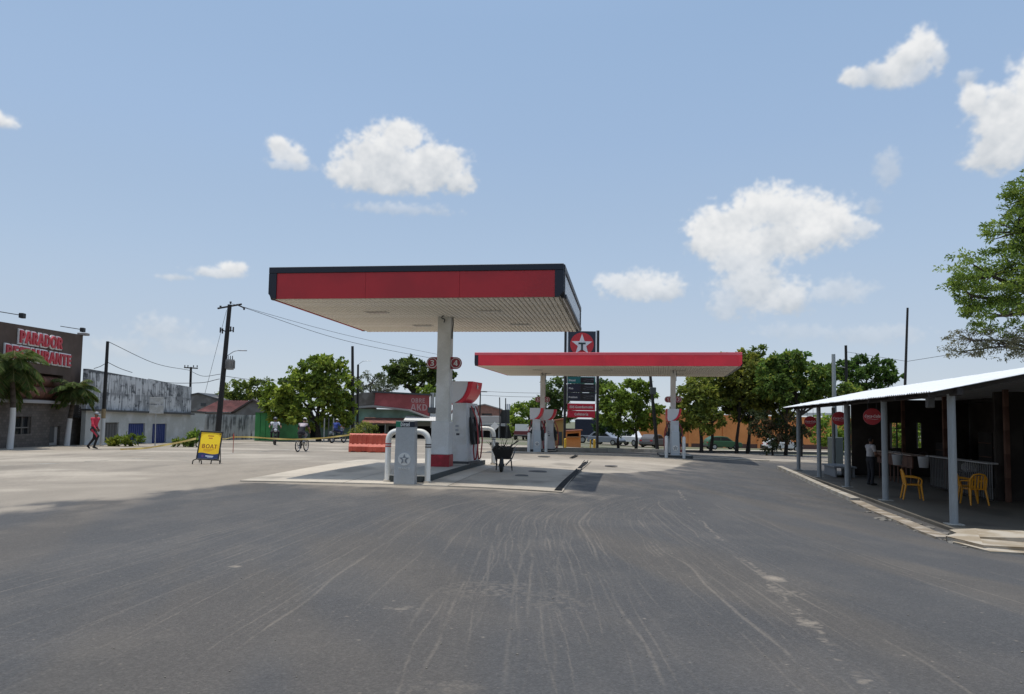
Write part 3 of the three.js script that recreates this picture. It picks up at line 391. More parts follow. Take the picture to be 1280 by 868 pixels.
function guard(label, pos, turn) {
  const t = thing('pipe_guard', label, 'bollard', pos, turn, 'white pipe guards at the near pump island'), R = 0.066, hw = 0.47, h = 1.16, rr = 0.24;
  const wm = std([0.86, 0.86, 0.84], 0.42, { map: mottle([1, 1, 1], [0.84, 0.82, 0.77], 0.6, { seed: 0.15 }) }), pts = [V(-hw, 0, 0), V(-hw, h - rr, 0)]; const path = new THREE.CurvePath(); path.add(new THREE.LineCurve3(V(-hw, 0, 0), V(-hw, h - rr, 0)));
  path.add(new THREE.QuadraticBezierCurve3(V(-hw, h - rr, 0), V(-hw, h, 0), V(-hw + rr, h, 0))); path.add(new THREE.LineCurve3(V(-hw + rr, h, 0), V(hw - rr, h, 0))); path.add(new THREE.QuadraticBezierCurve3(V(hw - rr, h, 0), V(hw, h, 0), V(hw, h - rr, 0))); path.add(new THREE.LineCurve3(V(hw, h - rr, 0), V(hw, 0, 0)));
  mesh('pipe', new THREE.TubeGeometry(path, 80, R, 16), wm, t);
  for (const s of [-1, 1]) { mesh('collar', cyl(R + 0.03, R + 0.02, 0.05, s * hw, 0.025, 0), concrete, t); mesh('stripe', [0, 1].map((k) => cyl(R + 0.004, R + 0.004, 0.03, s * hw, h - rr - 0.05 - k * 0.055, 0, 18).rotateZ(0)), s < 0 ? std([0.4, 0.05, 0.04], 0.6) : std([0.06, 0.05, 0.05], 0.6), t); }
  return t;
}
const place = (x, z, dy = 0) => { const [X, Z] = loc(x, z); return V(X, g(X, Z) + dy, -Z); };
dispenser('tall white fuel pump behind the column of the nearest canopy', place(0.2, 1.95, 0.14), -A0 - 0.1, 'fuel pumps');
guard('white pipe guard before the nearest pump island', gp(509, 603.5, 0.02), -A0);
guard('white pipe guard behind the nearest fuel pump', place(0.28, 3.95, 0.03), -A0);
pillar('grey pillar with star emblem and dark header before nearest island', gp(506.5, 605.3, 0.02), -A0 * 0.6, { w: 0.42, h: 1.4, d: 0.3, header: true, logo: 0.14, ly: 0.56 });
pillar('plain grey pillar at the back end of the nearest pump island', place(0.02, 3.7, 0.03), -A0, { w: 0.42, h: 1.3, d: 0.3 });
{
  const gd = 'fuel pumps';
  const LG = std([0.42, 0.46, 0.48], 0.5);
  dispenser('far white fuel pump left of the far left column', gp(671, 563.5, 0.1), -0.12, gd); dispenser('far white fuel pump right of the far left column', at(687.5, 562.2, 46.5).setY(g(2.3, 46.5) + 0.1), -0.12, gd);
  dispenser('white fuel pump before the right column of the far canopy', at(842, 566, 41.7).setY(g(8.8, 41.7) + 0.1), -0.1, gd);
  pillar('grey pillar with pale emblem before the far left pumps', at(671.5, 560, 43.1).setY(g(1.4, 43.1)), -0.1, { w: 0.38, h: 1.25, d: 0.28, logo: 0.14, ly: 0.5, m: LG }); pillar('grey pillar with pale emblem before the far right pump', at(844, 560, 40.2).setY(g(8.5, 40.2)), -0.1, { w: 0.4, h: 1.35, d: 0.28, logo: 0.15, ly: 0.5, m: LG });
  for (const [px, Zp, lab] of [[661, 42.9, 'white guard post left of the far left pumps'], [682.5, 42.9, 'white guard post before the far left column'], [833, 40, 'white guard post left of the far right pump'], [855, 40, 'white guard post right of the far right pump']]) { const t = thing('guard_post', lab, 'bollard', (() => { const q = at(px, 560, Zp); return q.setY(g(q.x, Zp)); })(), 0, 'white guard posts'); mesh('post', cyl(0.085, 0.085, 1.05, 0, 0.52, 0, 18), WHITE, t); mesh('cap', new THREE.SphereGeometry(0.085, 18, 8, 0, 6.3, 0, 1.57).translate(0, 1.043, 0), WHITE, t); }
  for (const [px, Z] of [[679.5, 46.6], [843, 41.6]]) { makeIsland(at(px, 560, Z).x, Z, 1.7, 3.2, 0.16, -0.14); }
}

// ---------------------------------------------------------------- price sign on two poles
{
  const F = face(706, 54, 747, 54), gy = g(4.8, 54), t = thing('price_sign', 'tall two-pole price sign with a red star emblem on top', 'sign', [F.A.x, gy, F.A.z], F.turn), Y = (y) => F.hit(726, y)[1] - gy, L = F.len, top = Y(413);
  for (const x of [0, L]) mesh('pole', rb(0.17, top, 0.22, 0.02, x, top / 2, -0.05), std([0.014, 0.013, 0.014], 0.5), t);
  mesh('edge_strip', [0.14, L - 0.14].map((x) => bx(0.035, top - Y(505), 0.03, x, (top + Y(505)) / 2, 0.07)), std([0.5, 0.5, 0.5], 0.4), t);
  const panel = (y0, y1, m, name, d = 0.16) => mesh(name, rb(L - 0.36, Y(y0) - Y(y1) - 0.03, d, 0.015, L / 2, (Y(y0) + Y(y1)) / 2, 0), m, t);
  const navy = std([0.012, 0.017, 0.035], 0.35);
  const lp = panel(414, 450, navy, 'emblem_panel'), yc = Y(430.8), r = 0.83;
  mesh('emblem', disc(r, 0.03, 56).translate(L / 2, yc, 0.085), std([0.55, 0.02, 0.03], 0.4), lp); mesh('emblem_star', prism(starPts(r * 0.92, r * 0.37), 0.03).translate(L / 2, yc - 0.03, 0.116), std([0.75, 0.72, 0.72], 0.45), lp);
  mesh('emblem_letter', [bx(0.5, 0.12, 0.02, L / 2, yc + 0.06, 0.157), bx(0.13, 0.5, 0.02, L / 2, yc - 0.2, 0.1568)], std([0.012, 0.03, 0.03], 0.5), lp);
  panel(450, 471, navy, 'blank_panel');
  const smudge = canvasTex(256, 96, (x, w, h) => { x.fillStyle = '#15181c'; x.fillRect(0, 0, w, h); const r2 = rng(5); x.lineCap = 'round'; for (let i = 0; i < 26; i++) { x.strokeStyle = 'rgba(150,155,160,' + (0.1 + r2() * 0.25) + ')'; x.lineWidth = 5 + r2() * 8; x.beginPath(); const a = r2() * w, b = 25 + r2() * 50; x.moveTo(a, b); x.lineTo(a + 30 + r2() * 40, b + (r2() - 0.5) * 30); x.stroke(); } });
  const led = std([0.8, 0.8, 0.8], 0.3, { map: smudge });
  for (const [y0, y1, m, s, w] of [[471, 480, std([0.006, 0.13, 0.12], 0.35), 'Diesel', 0.45], [480, 491, navy, 'Plus', 0.3], [491, 502, navy, 'Premium', 0.6]]) {
    const p = panel(y0, y1, m, 'price_panel'), ym = (Y(y0) + Y(y1)) / 2;
    mesh('grade_name', text(s, 0.13, 0.01, 0, w).translate(0.26 + w / 2, ym - 0.02, 0.085), WHITE, p);
    const q = new THREE.BoxGeometry(0.95, (Y(y0) - Y(y1)) * 0.72, 0.02); mesh('price_display', q.translate(L - 0.75, ym, 0.085), led, p);
  }
  const red = std([0.5, 0.015, 0.04], 0.4);
  for (const [y0, y1, s, w] of [[504.5, 513.5, 'EDS Guardamedio', 1.62], [513.5, 522.5, 'Cafetería', 0.95]]) { const p = panel(y0, y1, red, 'name_panel'); mesh('lettering', text(s, 0.17, 0.012, 0, w).translate(L / 2, (Y(y0) + Y(y1)) / 2, 0.085), WHITE, p); }
  for (const [px, lab] of [[706.5, 'yellow guard post at the left pole of the price sign'], [738, 'thin yellow guard post between the price sign poles'], [743, 'yellow guard post at the right pole of the price sign']]) { const p = at(px, 559, 52.6), h = 0.72, q = thing('yellow_post', lab, 'bollard', [p.x, g(p.x, 52.6), p.z], 0, 'yellow guard posts'); const rr = px === 738 ? 0.04 : 0.085; mesh('post', cyl(rr, rr, h, 0, h / 2, 0, 14), std([0.62, 0.38, 0.03], 0.6), q); mesh('cap', new THREE.SphereGeometry(rr, 12, 6, 0, 6.3, 0, 1.57).translate(0, h, 0), std([0.62, 0.38, 0.03], 0.6), q); }
}

// ---------------------------------------------------------------- wheelbarrow, barriers, stand sign, tape
{
  const p = gp(629, 589, 0.03), t = thing('wheelbarrow', 'black wheelbarrow full of sticks right of the pump island', 'wheelbarrow', p, -0.08), rust = std([0.02, 0.018, 0.016], 0.7, { map: mottle([1, 1, 1], [1.8, 1.1, 0.7], 0.4) });
  const tray = new THREE.BufferGeometry(), o = [[-0.3, 0.66, -0.36], [0.3, 0.66, -0.36], [0.3, 0.62, 0.36], [-0.3, 0.62, 0.36]], b = [[-0.19, 0.34, -0.2], [0.19, 0.34, -0.2], [0.19, 0.34, 0.2], [-0.19, 0.34, 0.2]], P = [], qd = (a, c, d, e) => P.push(...a, ...c, ...d, ...a, ...d, ...e), inn = (v, s) => [v[0] * 0.94, v[1] + s, v[2] * 0.94];
  for (let i = 0; i < 4; i++) { const j = (i + 1) % 4; qd(o[i], o[j], b[j], b[i]); qd(inn(o[i], 0.001), inn(o[j], 0.001), inn(b[j], 0.02), inn(b[i], 0.02)); qd(o[i], o[j], inn(o[j], 0.001), inn(o[i], 0.001)); } qd(...b); qd(...b.map((v) => inn(v, 0.02)));
  tray.setAttribute('position', new THREE.Float32BufferAttribute(P, 3)); tray.computeVertexNormals(); mesh('tray', tray, rust, t);
  for (const s of [-1, 1]) { mesh('handle', [bar([s * 0.12, 0.2, 0.55], [s * 0.24, 0.36, -0.1], 0.018), bar([s * 0.24, 0.36, -0.1], [s * 0.3, 0.62, -0.85], 0.018)], BLACK, t); mesh('leg', [bar([s * 0.2, 0.36, -0.22], [s * 0.23, 0, -0.28], 0.016), bar([s * 0.2, 0.36, -0.05], [s * 0.23, 0, -0.28], 0.014)], BLACK, t); }
  const w = mesh('wheel', new THREE.TorusGeometry(0.15, 0.05, 10, 24).rotateY(Math.PI / 2).translate(0, 0.2, 0.56), BLACK, t); mesh('hub', [cyl(0.04, 0.04, 0.16, 0, 0.2, 0.56, 10, 'x'), cyl(0.12, 0.12, 0.02, 0, 0.2, 0.56, 16, 'x')], DARKG, w);
  const r = rng(3), st = [], base = p.clone();
  for (let i = 0; i < 26; i++) { const a = V((r() - 0.5) * 0.4, 0.45 + r() * 0.15, (r() - 0.5) * 0.5), d = V((r() - 0.5) * 0.7, 0.15 + r() * 0.25, (r() - 0.5) * 0.5); st.push(bar(a, a.clone().add(d), 0.006 + r() * 0.008, 0.004, 5)); }
  for (let i = 0; i < 9; i++) st.push(new THREE.DodecahedronGeometry(0.06 + r() * 0.07, 0).scale(1, 0.6, 1).translate((r() - 0.5) * 0.4, 0.6 + r() * 0.06, (r() - 0.5) * 0.5));
  const s = tag(mesh('debris', st, std([0.03, 0.025, 0.02], 0.9)), 'twigs and rubble heaped in the black wheelbarrow', 'debris'); s.position.copy(base); s.rotation.y = -0.08;
  const sh = thing('shovel', 'shovel with long handle stuck in the wheelbarrow', 'shovel', base, 0); mesh('handle', bar([0.05, 0.6, 0], [0.42, 0.86, 0.05], 0.017), DARKG, sh); mesh('blade', rb(0.22, 0.26, 0.02, 0.008, -0.06, 0.53, 0, 0, 0, 0.9), BLACK, sh);
}
function barrier(label, pos, turn) {
  const t = thing('water_barrier', label, 'barrier', pos, turn, 'orange plastic road barriers'), m = std([0.62, 0.11, 0.06], 0.5, { map: mottle([1, 1, 1], [0.82, 0.72, 0.66], 0.9, { seed: 0.44 }) }), L = 1.0;
  mesh('body', uvBox(prism([[-0.23, 0.06], [-0.2, 0], [0.2, 0], [0.23, 0.06], [0.23, 0.28], [0.12, 0.42], [0.1, 0.86], [0.05, 0.92], [-0.05, 0.92], [-0.1, 0.86], [-0.12, 0.42], [-0.23, 0.28]], L, 0.02).translate(0, 0, -L / 2).rotateY(Math.PI / 2)), m, t);
  for (const x of [-0.33, -0.11, 0.11, 0.33]) mesh('rib', [rb(0.07, 0.44, 0.05, 0.02, x, 0.64, 0.108, 0, -0.04), rb(0.07, 0.24, 0.03, 0.015, x, 0.17, 0.232)], m, t);
  mesh('filler_cap', cyl(0.05, 0.05, 0.04, 0.2, 0.935, 0, 12), m, t); mesh('slot', [-0.28, 0.28].map((x) => bx(0.22, 0.05, 0.47, x, 0.024, 0)), std([0.1, 0.02, 0.015], 0.8), t);
  return t;
}
barrier('left orange plastic barrier beside the taped road edge', gp(449, 565.3), 0.02); barrier('right orange plastic barrier half behind the white pipe guard', gp(474, 566), -0.03);
{
  const p = gp(258, 580.5), t = thing('stand_sign', 'yellow and blue boat sign on a black stand at the roadside', 'sign', p, 0.12), m = std([1, 1, 1], 0.5, { map: canvasTex(256, 352, (x, w, h) => {
    x.fillStyle = '#f2c40e'; x.fillRect(0, 0, w, h); x.fillStyle = '#ffd81c'; x.beginPath(); x.ellipse(w / 2, h * 0.3, w * 0.5, h * 0.28, 0, 0, 7); x.fill(); x.fillStyle = '#20305e'; x.beginPath(); x.moveTo(0, h * 0.8); x.bezierCurveTo(w * 0.3, h * 0.72, w * 0.6, h * 0.9, w, h * 0.78); x.lineTo(w, h); x.lineTo(0, h); x.fill();
    x.fillStyle = '#8c4a08'; x.font = 'bold 76px sans-serif'; x.textAlign = 'center'; x.fillText('BOAT', w / 2, h * 0.6); x.fillStyle = '#c07a10'; for (const [a, b, c] of [[90, 40, 76], [104, 70, 50]]) x.fillRect(a, b, c, 16); for (let i = 0; i < 3; i++) x.fillRect(60, h * 0.64 + i * 12, 136 - i * 26, 5); x.fillStyle = '#d6dbe6'; x.fillRect(96, h * 0.88, 100, 12); x.fillRect(120, h * 0.93, 70, 6); x.fillStyle = '#5a3b7a'; x.beginPath(); x.arc(60, h * 0.9, 16, 0, 7); x.fill(); }) });
  const tilt = (q) => q.rotateX(-0.26).rotateZ(-0.05);
  const q = new THREE.BoxGeometry(0.62, 0.86, 0.02); mesh('board', tilt(q.translate(0, 0.6, 0)), m, t);
  mesh('frame', [[0.68, 0.05, 0, 1.05], [0.68, 0.04, 0, 0.15]].map(([w, h, x, y]) => tilt(rb(w, h, 0.05, 0.01, x, y, 0))).concat([-1, 1].map((s) => tilt(rb(0.04, 0.94, 0.05, 0.01, s * 0.33, 0.6, 0)))), BLACK, t);
  for (const s of [-1, 1]) mesh('foot', tube([[s * 0.28 - 0.14, 0.0, 0.05], [s * 0.28 - 0.12, 0.12, 0.05], [s * 0.28, 0.16, 0.05], [s * 0.28 + 0.12, 0.12, 0.05], [s * 0.28 + 0.14, 0, 0.05]], 0.018, 20, 6), BLACK, t);
  mesh('prop', [bar([-0.32, 0.98, -0.24], [-0.36, 0.02, -0.5], 0.014), bar([0.32, 0.96, -0.24], [0.3, 0.02, -0.5], 0.014)], BLACK, t);
}
function ribbon(name, label, pts, w) {
  const cv = new THREE.CatmullRomCurve3(pts), n = pts.length * 14, P = [], I = []; for (let i = 0; i <= n; i++) { const p = cv.getPoint(i / n), tw = 0.5 * Math.sin(i * 0.31) + 0.3; P.push(p.x, p.y + w / 2 * Math.cos(tw), p.z + w / 2 * Math.sin(tw), p.x, p.y - w / 2 * Math.cos(tw), p.z - w / 2 * Math.sin(tw)); if (i < n) I.push(i * 2, i * 2 + 1, i * 2 + 3, i * 2, i * 2 + 3, i * 2 + 2); }
  const q = new THREE.BufferGeometry(); q.setAttribute('position', new THREE.Float32BufferAttribute(P, 3)); q.setIndex(I); q.computeVertexNormals(); return tag(mesh(name, q, std([0.66, 0.5, 0.16], 0.6, { side: THREE.DoubleSide })), label, 'tape', 'caution tape lengths');
}
ribbon('caution_tape', 'yellow caution tape from the verge to the boat sign', [at(150, 562, 31), at(180, 560.5, 30), at(212, 555.5, 28.5), at(245, 548.5, 25.6)], 0.07);
ribbon('caution_tape', 'yellow caution tape strung from the thin post to the orange barriers', [at(291, 546.5, 36), at(316, 546.8, 36), at(345, 548.8, 36), at(375, 549.4, 36), at(408, 547.4, 36), at(438, 543.8, 36)], 0.075);
ribbon('caution_tape', 'yellow caution tape between boat sign and thin post', [at(271, 546, 25.6), at(280, 549, 30), at(291, 546.5, 36)], 0.05);
{ const p = gp(291, 566.5), t = thing('tape_post', 'thin red post holding the caution tape', 'post', p); mesh('rod', bar([0, 0, 0], [0, 0.9, 0], 0.016), std([0.35, 0.1, 0.06], 0.7), t); mesh('tip', bar([0, 0.62, 0], [0, 0.82, 0], 0.03), std([0.5, 0.08, 0.05], 0.7), t); }
{ const p = gp(618, 557), t = thing('diamond_sign', 'white diamond road sign on a tyre base', 'road sign', p); mesh('plate', bx(0.48, 0.48, 0.02, 0, 1.48, 0, 0, 0, Math.PI / 4), std([0.72, 0.72, 0.68], 0.5), t); mesh('post', bar([0, 0, 0], [0, 1.5, -0.03], 0.025), DARKG, t); mesh('base', [new THREE.TorusGeometry(0.24, 0.13, 10, 24).rotateX(Math.PI / 2).translate(0, 0.13, 0), cyl(0.16, 0.16, 0.2, 0, 0.12, 0, 16)], BLACK, t); }

// ---------------------------------------------------------------- people: one continuous skin over a posed skeleton (smooth union of tapered capsules, surface nets)
function skin(bones, cell, k = 0.03) {     // bone: [a, ra, b, rb, [r,g,b]]
  const lo = V(1e9, 1e9, 1e9), hi = V(-1e9, -1e9, -1e9);
  for (const [a, ra, b, rb_] of bones) { lo.min(a.clone().subScalar(ra)).min(b.clone().subScalar(rb_)); hi.max(a.clone().addScalar(ra)).max(b.clone().addScalar(rb_)); }
  lo.subScalar(cell * 3); hi.addScalar(cell * 3);
  const n = [0, 1, 2].map((i) => Math.ceil((hi.getComponent(i) - lo.getComponent(i)) / cell) + 1), F = new Float32Array(n[0] * n[1] * n[2]).fill(1e3), ix = (x, y, z) => x + n[0] * (y + n[1] * z);
  const B = bones.map(([a, ra, b, rb_, c]) => ({ a: a.toArray(), d: b.clone().sub(a).toArray(), l: Math.max(1e-9, b.distanceToSquared(a)), ra, rb: rb_, c, mn: a.clone().min(b).subScalar(Math.max(ra, rb_) + k * 2.5 + cell * 2).toArray(), mx: a.clone().max(b).addScalar(Math.max(ra, rb_) + k * 2.5 + cell * 2).toArray() }));
  const dist = (q, x, y, z) => { const px = x - q.a[0], py = y - q.a[1], pz = z - q.a[2], t = clamp((px * q.d[0] + py * q.d[1] + pz * q.d[2]) / q.l); return Math.hypot(px - q.d[0] * t, py - q.d[1] * t, pz - q.d[2] * t) - mix(q.ra, q.rb, t); };
  for (const q of B) {
    const r0 = [0, 1, 2].map((i) => Math.max(0, Math.floor((q.mn[i] - lo.getComponent(i)) / cell))), r1 = [0, 1, 2].map((i) => Math.min(n[i] - 1, Math.ceil((q.mx[i] - lo.getComponent(i)) / cell)));
    for (let z = r0[2]; z <= r1[2]; z++) for (let y = r0[1]; y <= r1[1]; y++) for (let x = r0[0]; x <= r1[0]; x++) { const o = ix(x, y, z), d = dist(q, lo.x + x * cell, lo.y + y * cell, lo.z + z * cell), f = F[o], h = Math.max(k - Math.abs(f - d), 0) / k; F[o] = Math.min(f, d) - h * h * k * 0.25; }
  }
  const P = [], C = [], id = new Int32Array(F.length).fill(-1), I = [];
  for (let z = 0; z < n[2] - 1; z++) for (let y = 0; y < n[1] - 1; y++) for (let x = 0; x < n[0] - 1; x++) {
    let sx = 0, sy = 0, sz = 0, c = 0; const v = [];
    for (let q = 0; q < 8; q++) v.push(F[ix(x + (q & 1), y + ((q >> 1) & 1), z + (q >> 2))]);
    let neg = 0; for (const q of v) if (q < 0) neg++; if (neg === 0 || neg === 8) continue;
    for (let a = 0; a < 8; a++) for (const bit of [1, 2, 4]) if (!(a & bit)) { const b = a | bit; if ((v[a] < 0) !== (v[b] < 0)) { const t = v[a] / (v[a] - v[b]); sx += (a & 1) + (bit === 1 ? t : 0); sy += ((a >> 1) & 1) + (bit === 2 ? t : 0); sz += (a >> 2) + (bit === 4 ? t : 0); c++; } }
    id[ix(x, y, z)] = P.length / 3; const wx = lo.x + (x + sx / c) * cell, wy = lo.y + (y + sy / c) * cell, wz = lo.z + (z + sz / c) * cell; P.push(wx, wy, wz);
    let best = 1e9, col = null; for (const q of B) { const d = dist(q, wx, wy, wz); if (d < best) { best = d; col = q.c; } } C.push(...(typeof col === 'function' ? col(wx, wy, wz) : col));
  }
  const quad = (a, b, c, d, f) => { if (a < 0 || b < 0 || c < 0 || d < 0) return; if (f) I.push(a, b, c, a, c, d); else I.push(a, c, b, a, d, c); };
  for (let z = 1; z < n[2] - 1; z++) for (let y = 1; y < n[1] - 1; y++) for (let x = 1; x < n[0] - 1; x++) {
    const s = F[ix(x, y, z)] < 0;
    if (s !== F[ix(x + 1, y, z)] < 0) quad(id[ix(x, y - 1, z - 1)], id[ix(x, y, z - 1)], id[ix(x, y, z)], id[ix(x, y - 1, z)], s);
    if (s !== F[ix(x, y + 1, z)] < 0) quad(id[ix(x - 1, y, z - 1)], id[ix(x - 1, y, z)], id[ix(x, y, z)], id[ix(x, y, z - 1)], s);
    if (s !== F[ix(x, y, z + 1)] < 0) quad(id[ix(x - 1, y - 1, z)], id[ix(x, y - 1, z)], id[ix(x, y, z)], id[ix(x - 1, y, z)], s);
  }
  const q = new THREE.BufferGeometry(); q.setAttribute('position', new THREE.Float32BufferAttribute(P, 3)); q.setAttribute('color', new THREE.Float32BufferAttribute(C, 3)); q.setIndex(I); q.computeVertexNormals(); return q;
}
const SKIN = [0.2, 0.1, 0.062], HAIR = [0.012, 0.009, 0.008];
function hand(w, el, inward, c) {            // wrist, elbow, palm direction; five separate curled fingers
  const f = w.clone().sub(el).normalize(), pn_ = inward.clone().addScaledVector(f, -inward.dot(f)).normalize(), s = f.clone().cross(pn_).normalize(), B = [], p = (a, b, d) => w.clone().addScaledVector(f, a).addScaledVector(s, b).addScaledVector(pn_, d);
  for (let i = 0; i < 4; i++) { const o = -0.03 + i * 0.02, L = [0.062, 0.074, 0.068, 0.052][i]; B.push([p(0.0, o * 0.6, 0), 0.017, p(0.085, o, 0.002), 0.013, c], [p(0.085, o, 0.002), 0.0095, p(0.085 + L * 0.55, o * 1.05, 0.014), 0.009, c], [p(0.085 + L * 0.55, o * 1.05, 0.014), 0.009, p(0.085 + L * 0.75, o * 1.05, 0.045), 0.0078, c]); }
  B.push([p(0.02, -0.03, 0.004), 0.013, p(0.055, -0.058, 0.024), 0.0105, c], [p(0.055, -0.058, 0.024), 0.0105, p(0.088, -0.06, 0.04), 0.0085, c]);
  return skin(B, 0.005, 0.006);
}
const vcMat = std([1, 1, 1], 0.85, { vc: true });
// joints are given in metres: x to the person's left, y up, z forward; missing ones come from a standing figure
function person(name, label, pos, turn, J0, c, o = {}) {
  const J = { pel: [0, 0.95, 0], che: [0, 1.3, 0.01], nec: [0, 1.47, 0], hed: [0, 1.62, 0.03], shL: [0.19, 1.41, 0], shR: [-0.19, 1.41, 0], elL: [0.25, 1.13, -0.03], elR: [-0.25, 1.13, -0.03], wrL: [0.25, 0.88, 0.06], wrR: [-0.25, 0.88, 0.06], hiL: [0.09, 0.92, 0], hiR: [-0.09, 0.92, 0], knL: [0.1, 0.5, 0.02], knR: [-0.1, 0.5, 0.02], anL: [0.1, 0.09, -0.02], anR: [-0.1, 0.09, -0.02], ...J0 };
  for (const k in J) J[k] = V(...J[k]);
  const t = thing(name, label, 'person', pos, turn), S = c.shirt, Pn = c.pants, up = J.hed.clone().sub(J.nec).normalize(), fw = V(...(o.look ?? [0, 0, 1])).normalize(), side = up.clone().cross(fw).normalize(); fw.copy(side.clone().cross(up)).normalize();
  const hp = (a, b, d) => J.hed.clone().addScaledVector(side, a).addScaledVector(up, b).addScaledVector(fw, d), slv = o.sleeve ?? 0.55, B = [];
  const faceC = (x, y, z) => { const p = V(x, y, z).sub(J.hed), b = p.dot(up), d = p.dot(fw); return b > 0.055 || (d < -0.015 && b > -0.05) ? HAIR : SKIN; };
  B.push([J.pel, 0.135, J.pel.clone().lerp(J.che, 0.45), 0.13, Pn], [J.pel.clone().lerp(J.che, 0.3), 0.132, J.che, 0.14, S], [J.che, 0.135, J.nec.clone().lerp(J.che, 0.35), 0.09, S], [J.nec.clone().lerp(J.che, 0.15), 0.055, J.hed.clone().lerp(J.nec, 0.4), 0.05, SKIN]);
  B.push([hp(0, 0.02, -0.015), 0.085, hp(0, 0.045, 0.0), 0.082, faceC], [hp(0, -0.04, 0.03), 0.062, hp(0, -0.075, 0.045), 0.04, SKIN]);
  for (const s of ['L', 'R']) {
    const sh = J['sh' + s], el = J['el' + s], wr = J['wr' + s], hi = J['hi' + s], kn = J['kn' + s], an = J['an' + s], ms = sh.clone().lerp(el, slv), toe = o['toe' + s] ? V(...o['toe' + s]) : an.clone().add(V(0, -0.045, 0.17));
    B.push([J.che.clone().lerp(J.nec, 0.4), 0.085, sh, 0.07, S], [sh, 0.066, ms, 0.056, S], [ms, 0.046, el, 0.041, o.longSleeve ? S : SKIN], [el, 0.041, wr, 0.028, o.longSleeve ? S : SKIN]);
    const lc = o['leg' + s] ?? Pn; B.push([J.pel.clone().lerp(hi, 0.6), 0.115, hi, 0.1, Pn], [hi, 0.098, kn, 0.066, lc], [kn, 0.064, an, 0.046, o.shorts ? SKIN : lc], [an.clone().add(V(0, -0.03, -0.03)), 0.046, toe, 0.034, c.shoes]);
  }
  const body = skin(B, 0.0165, 0.035), wrL = hand(J.wrL, J.elL, V(-1, 0, 0.2), SKIN), wrR = hand(J.wrR, J.elR, V(1, 0, 0.2), SKIN);
  const hd = skin([[hp(0, 0.0, 0.06), 0.02, hp(0, -0.035, 0.088), 0.017, SKIN], [hp(-0.09, 0.0, 0), 0.012, hp(-0.092, -0.03, 0.002), 0.014, SKIN], [hp(0.09, 0.0, 0), 0.012, hp(0.092, -0.03, 0.002), 0.014, SKIN], [hp(-0.03, 0.004, 0.07), 0.01, hp(-0.036, 0.004, 0.068), 0.01, HAIR], [hp(0.03, 0.004, 0.07), 0.01, hp(0.036, 0.004, 0.068), 0.01, HAIR], [hp(-0.02, -0.066, 0.08), 0.007, hp(0.02, -0.066, 0.08), 0.007, [0.14, 0.05, 0.04]]], 0.005, 0.008);
  mesh('body', [body, wrL, wrR, hd], vcMat, t);
  if (o.hat) {
    const q = new THREE.Group(); q.name = o.hat === 'helmet' ? 'helmet' : 'cap'; t.add(q); q.position.copy(hp(0, 0.045, -0.005)); q.quaternion.setFromRotationMatrix(new THREE.Matrix4().makeBasis(side, up, fw));
    const m = std(o.hatC, 0.4), R = o.hat === 'helmet' ? 0.128 : 0.1; mesh('shell', new THREE.SphereGeometry(R, 20, 12, 0, 6.3, 0, o.hat === 'helmet' ? 1.9 : 1.6).scale(0.94, 1, 1.08), m, q); mesh(o.hat === 'helmet' ? 'visor' : 'peak', o.hat === 'helmet' ? new THREE.SphereGeometry(R + 0.004, 16, 6, 0.6, 1.94, 1.25, 0.6).scale(0.94, 1, 1.08) : rb(0.14, 0.014, 0.11, 0.006, 0, 0, 0.14), o.hat === 'helmet' ? BLACK : m, q);
  }
  return t;
}
// walker in red at the far left, mid-stride to the right
person('person', 'person in red shirt and red-striped black trousers walking along the road', gp(116, 562), Math.PI / 2 - 0.25, { pel: [0, 0.98, 0], che: [0, 1.34, 0.03], nec: [0, 1.5, 0.06], hed: [0, 1.64, 0.1], shL: [0.19, 1.44, 0.04], shR: [-0.19, 1.44, 0.04], elL: [0.24, 1.17, -0.1], wrL: [0.24, 0.95, 0.02], elR: [-0.24, 1.16, 0.14], wrR: [-0.22, 0.98, 0.3], hiL: [0.09, 0.94, 0], hiR: [-0.09, 0.94, 0], knR: [-0.1, 0.64, 0.32], anR: [-0.1, 0.14, 0.14], knL: [0.1, 0.52, -0.06], anL: [0.1, 0.17, -0.38] }, { shirt: [0.5, 0.03, 0.06], pants: [0.014, 0.013, 0.015], shoes: [0.01, 0.01, 0.01] }, { sleeve: 0.9, longSleeve: true, legR: (x, y, z) => (x < -0.162 && z > 0 ? [0.5, 0.04, 0.07] : [0.014, 0.013, 0.015]), toeL: [0.1, 0.05, -0.3], toeR: [-0.1, 0.06, 0.32], hat: 'cap', hatC: [0.22, 0.23, 0.25] });
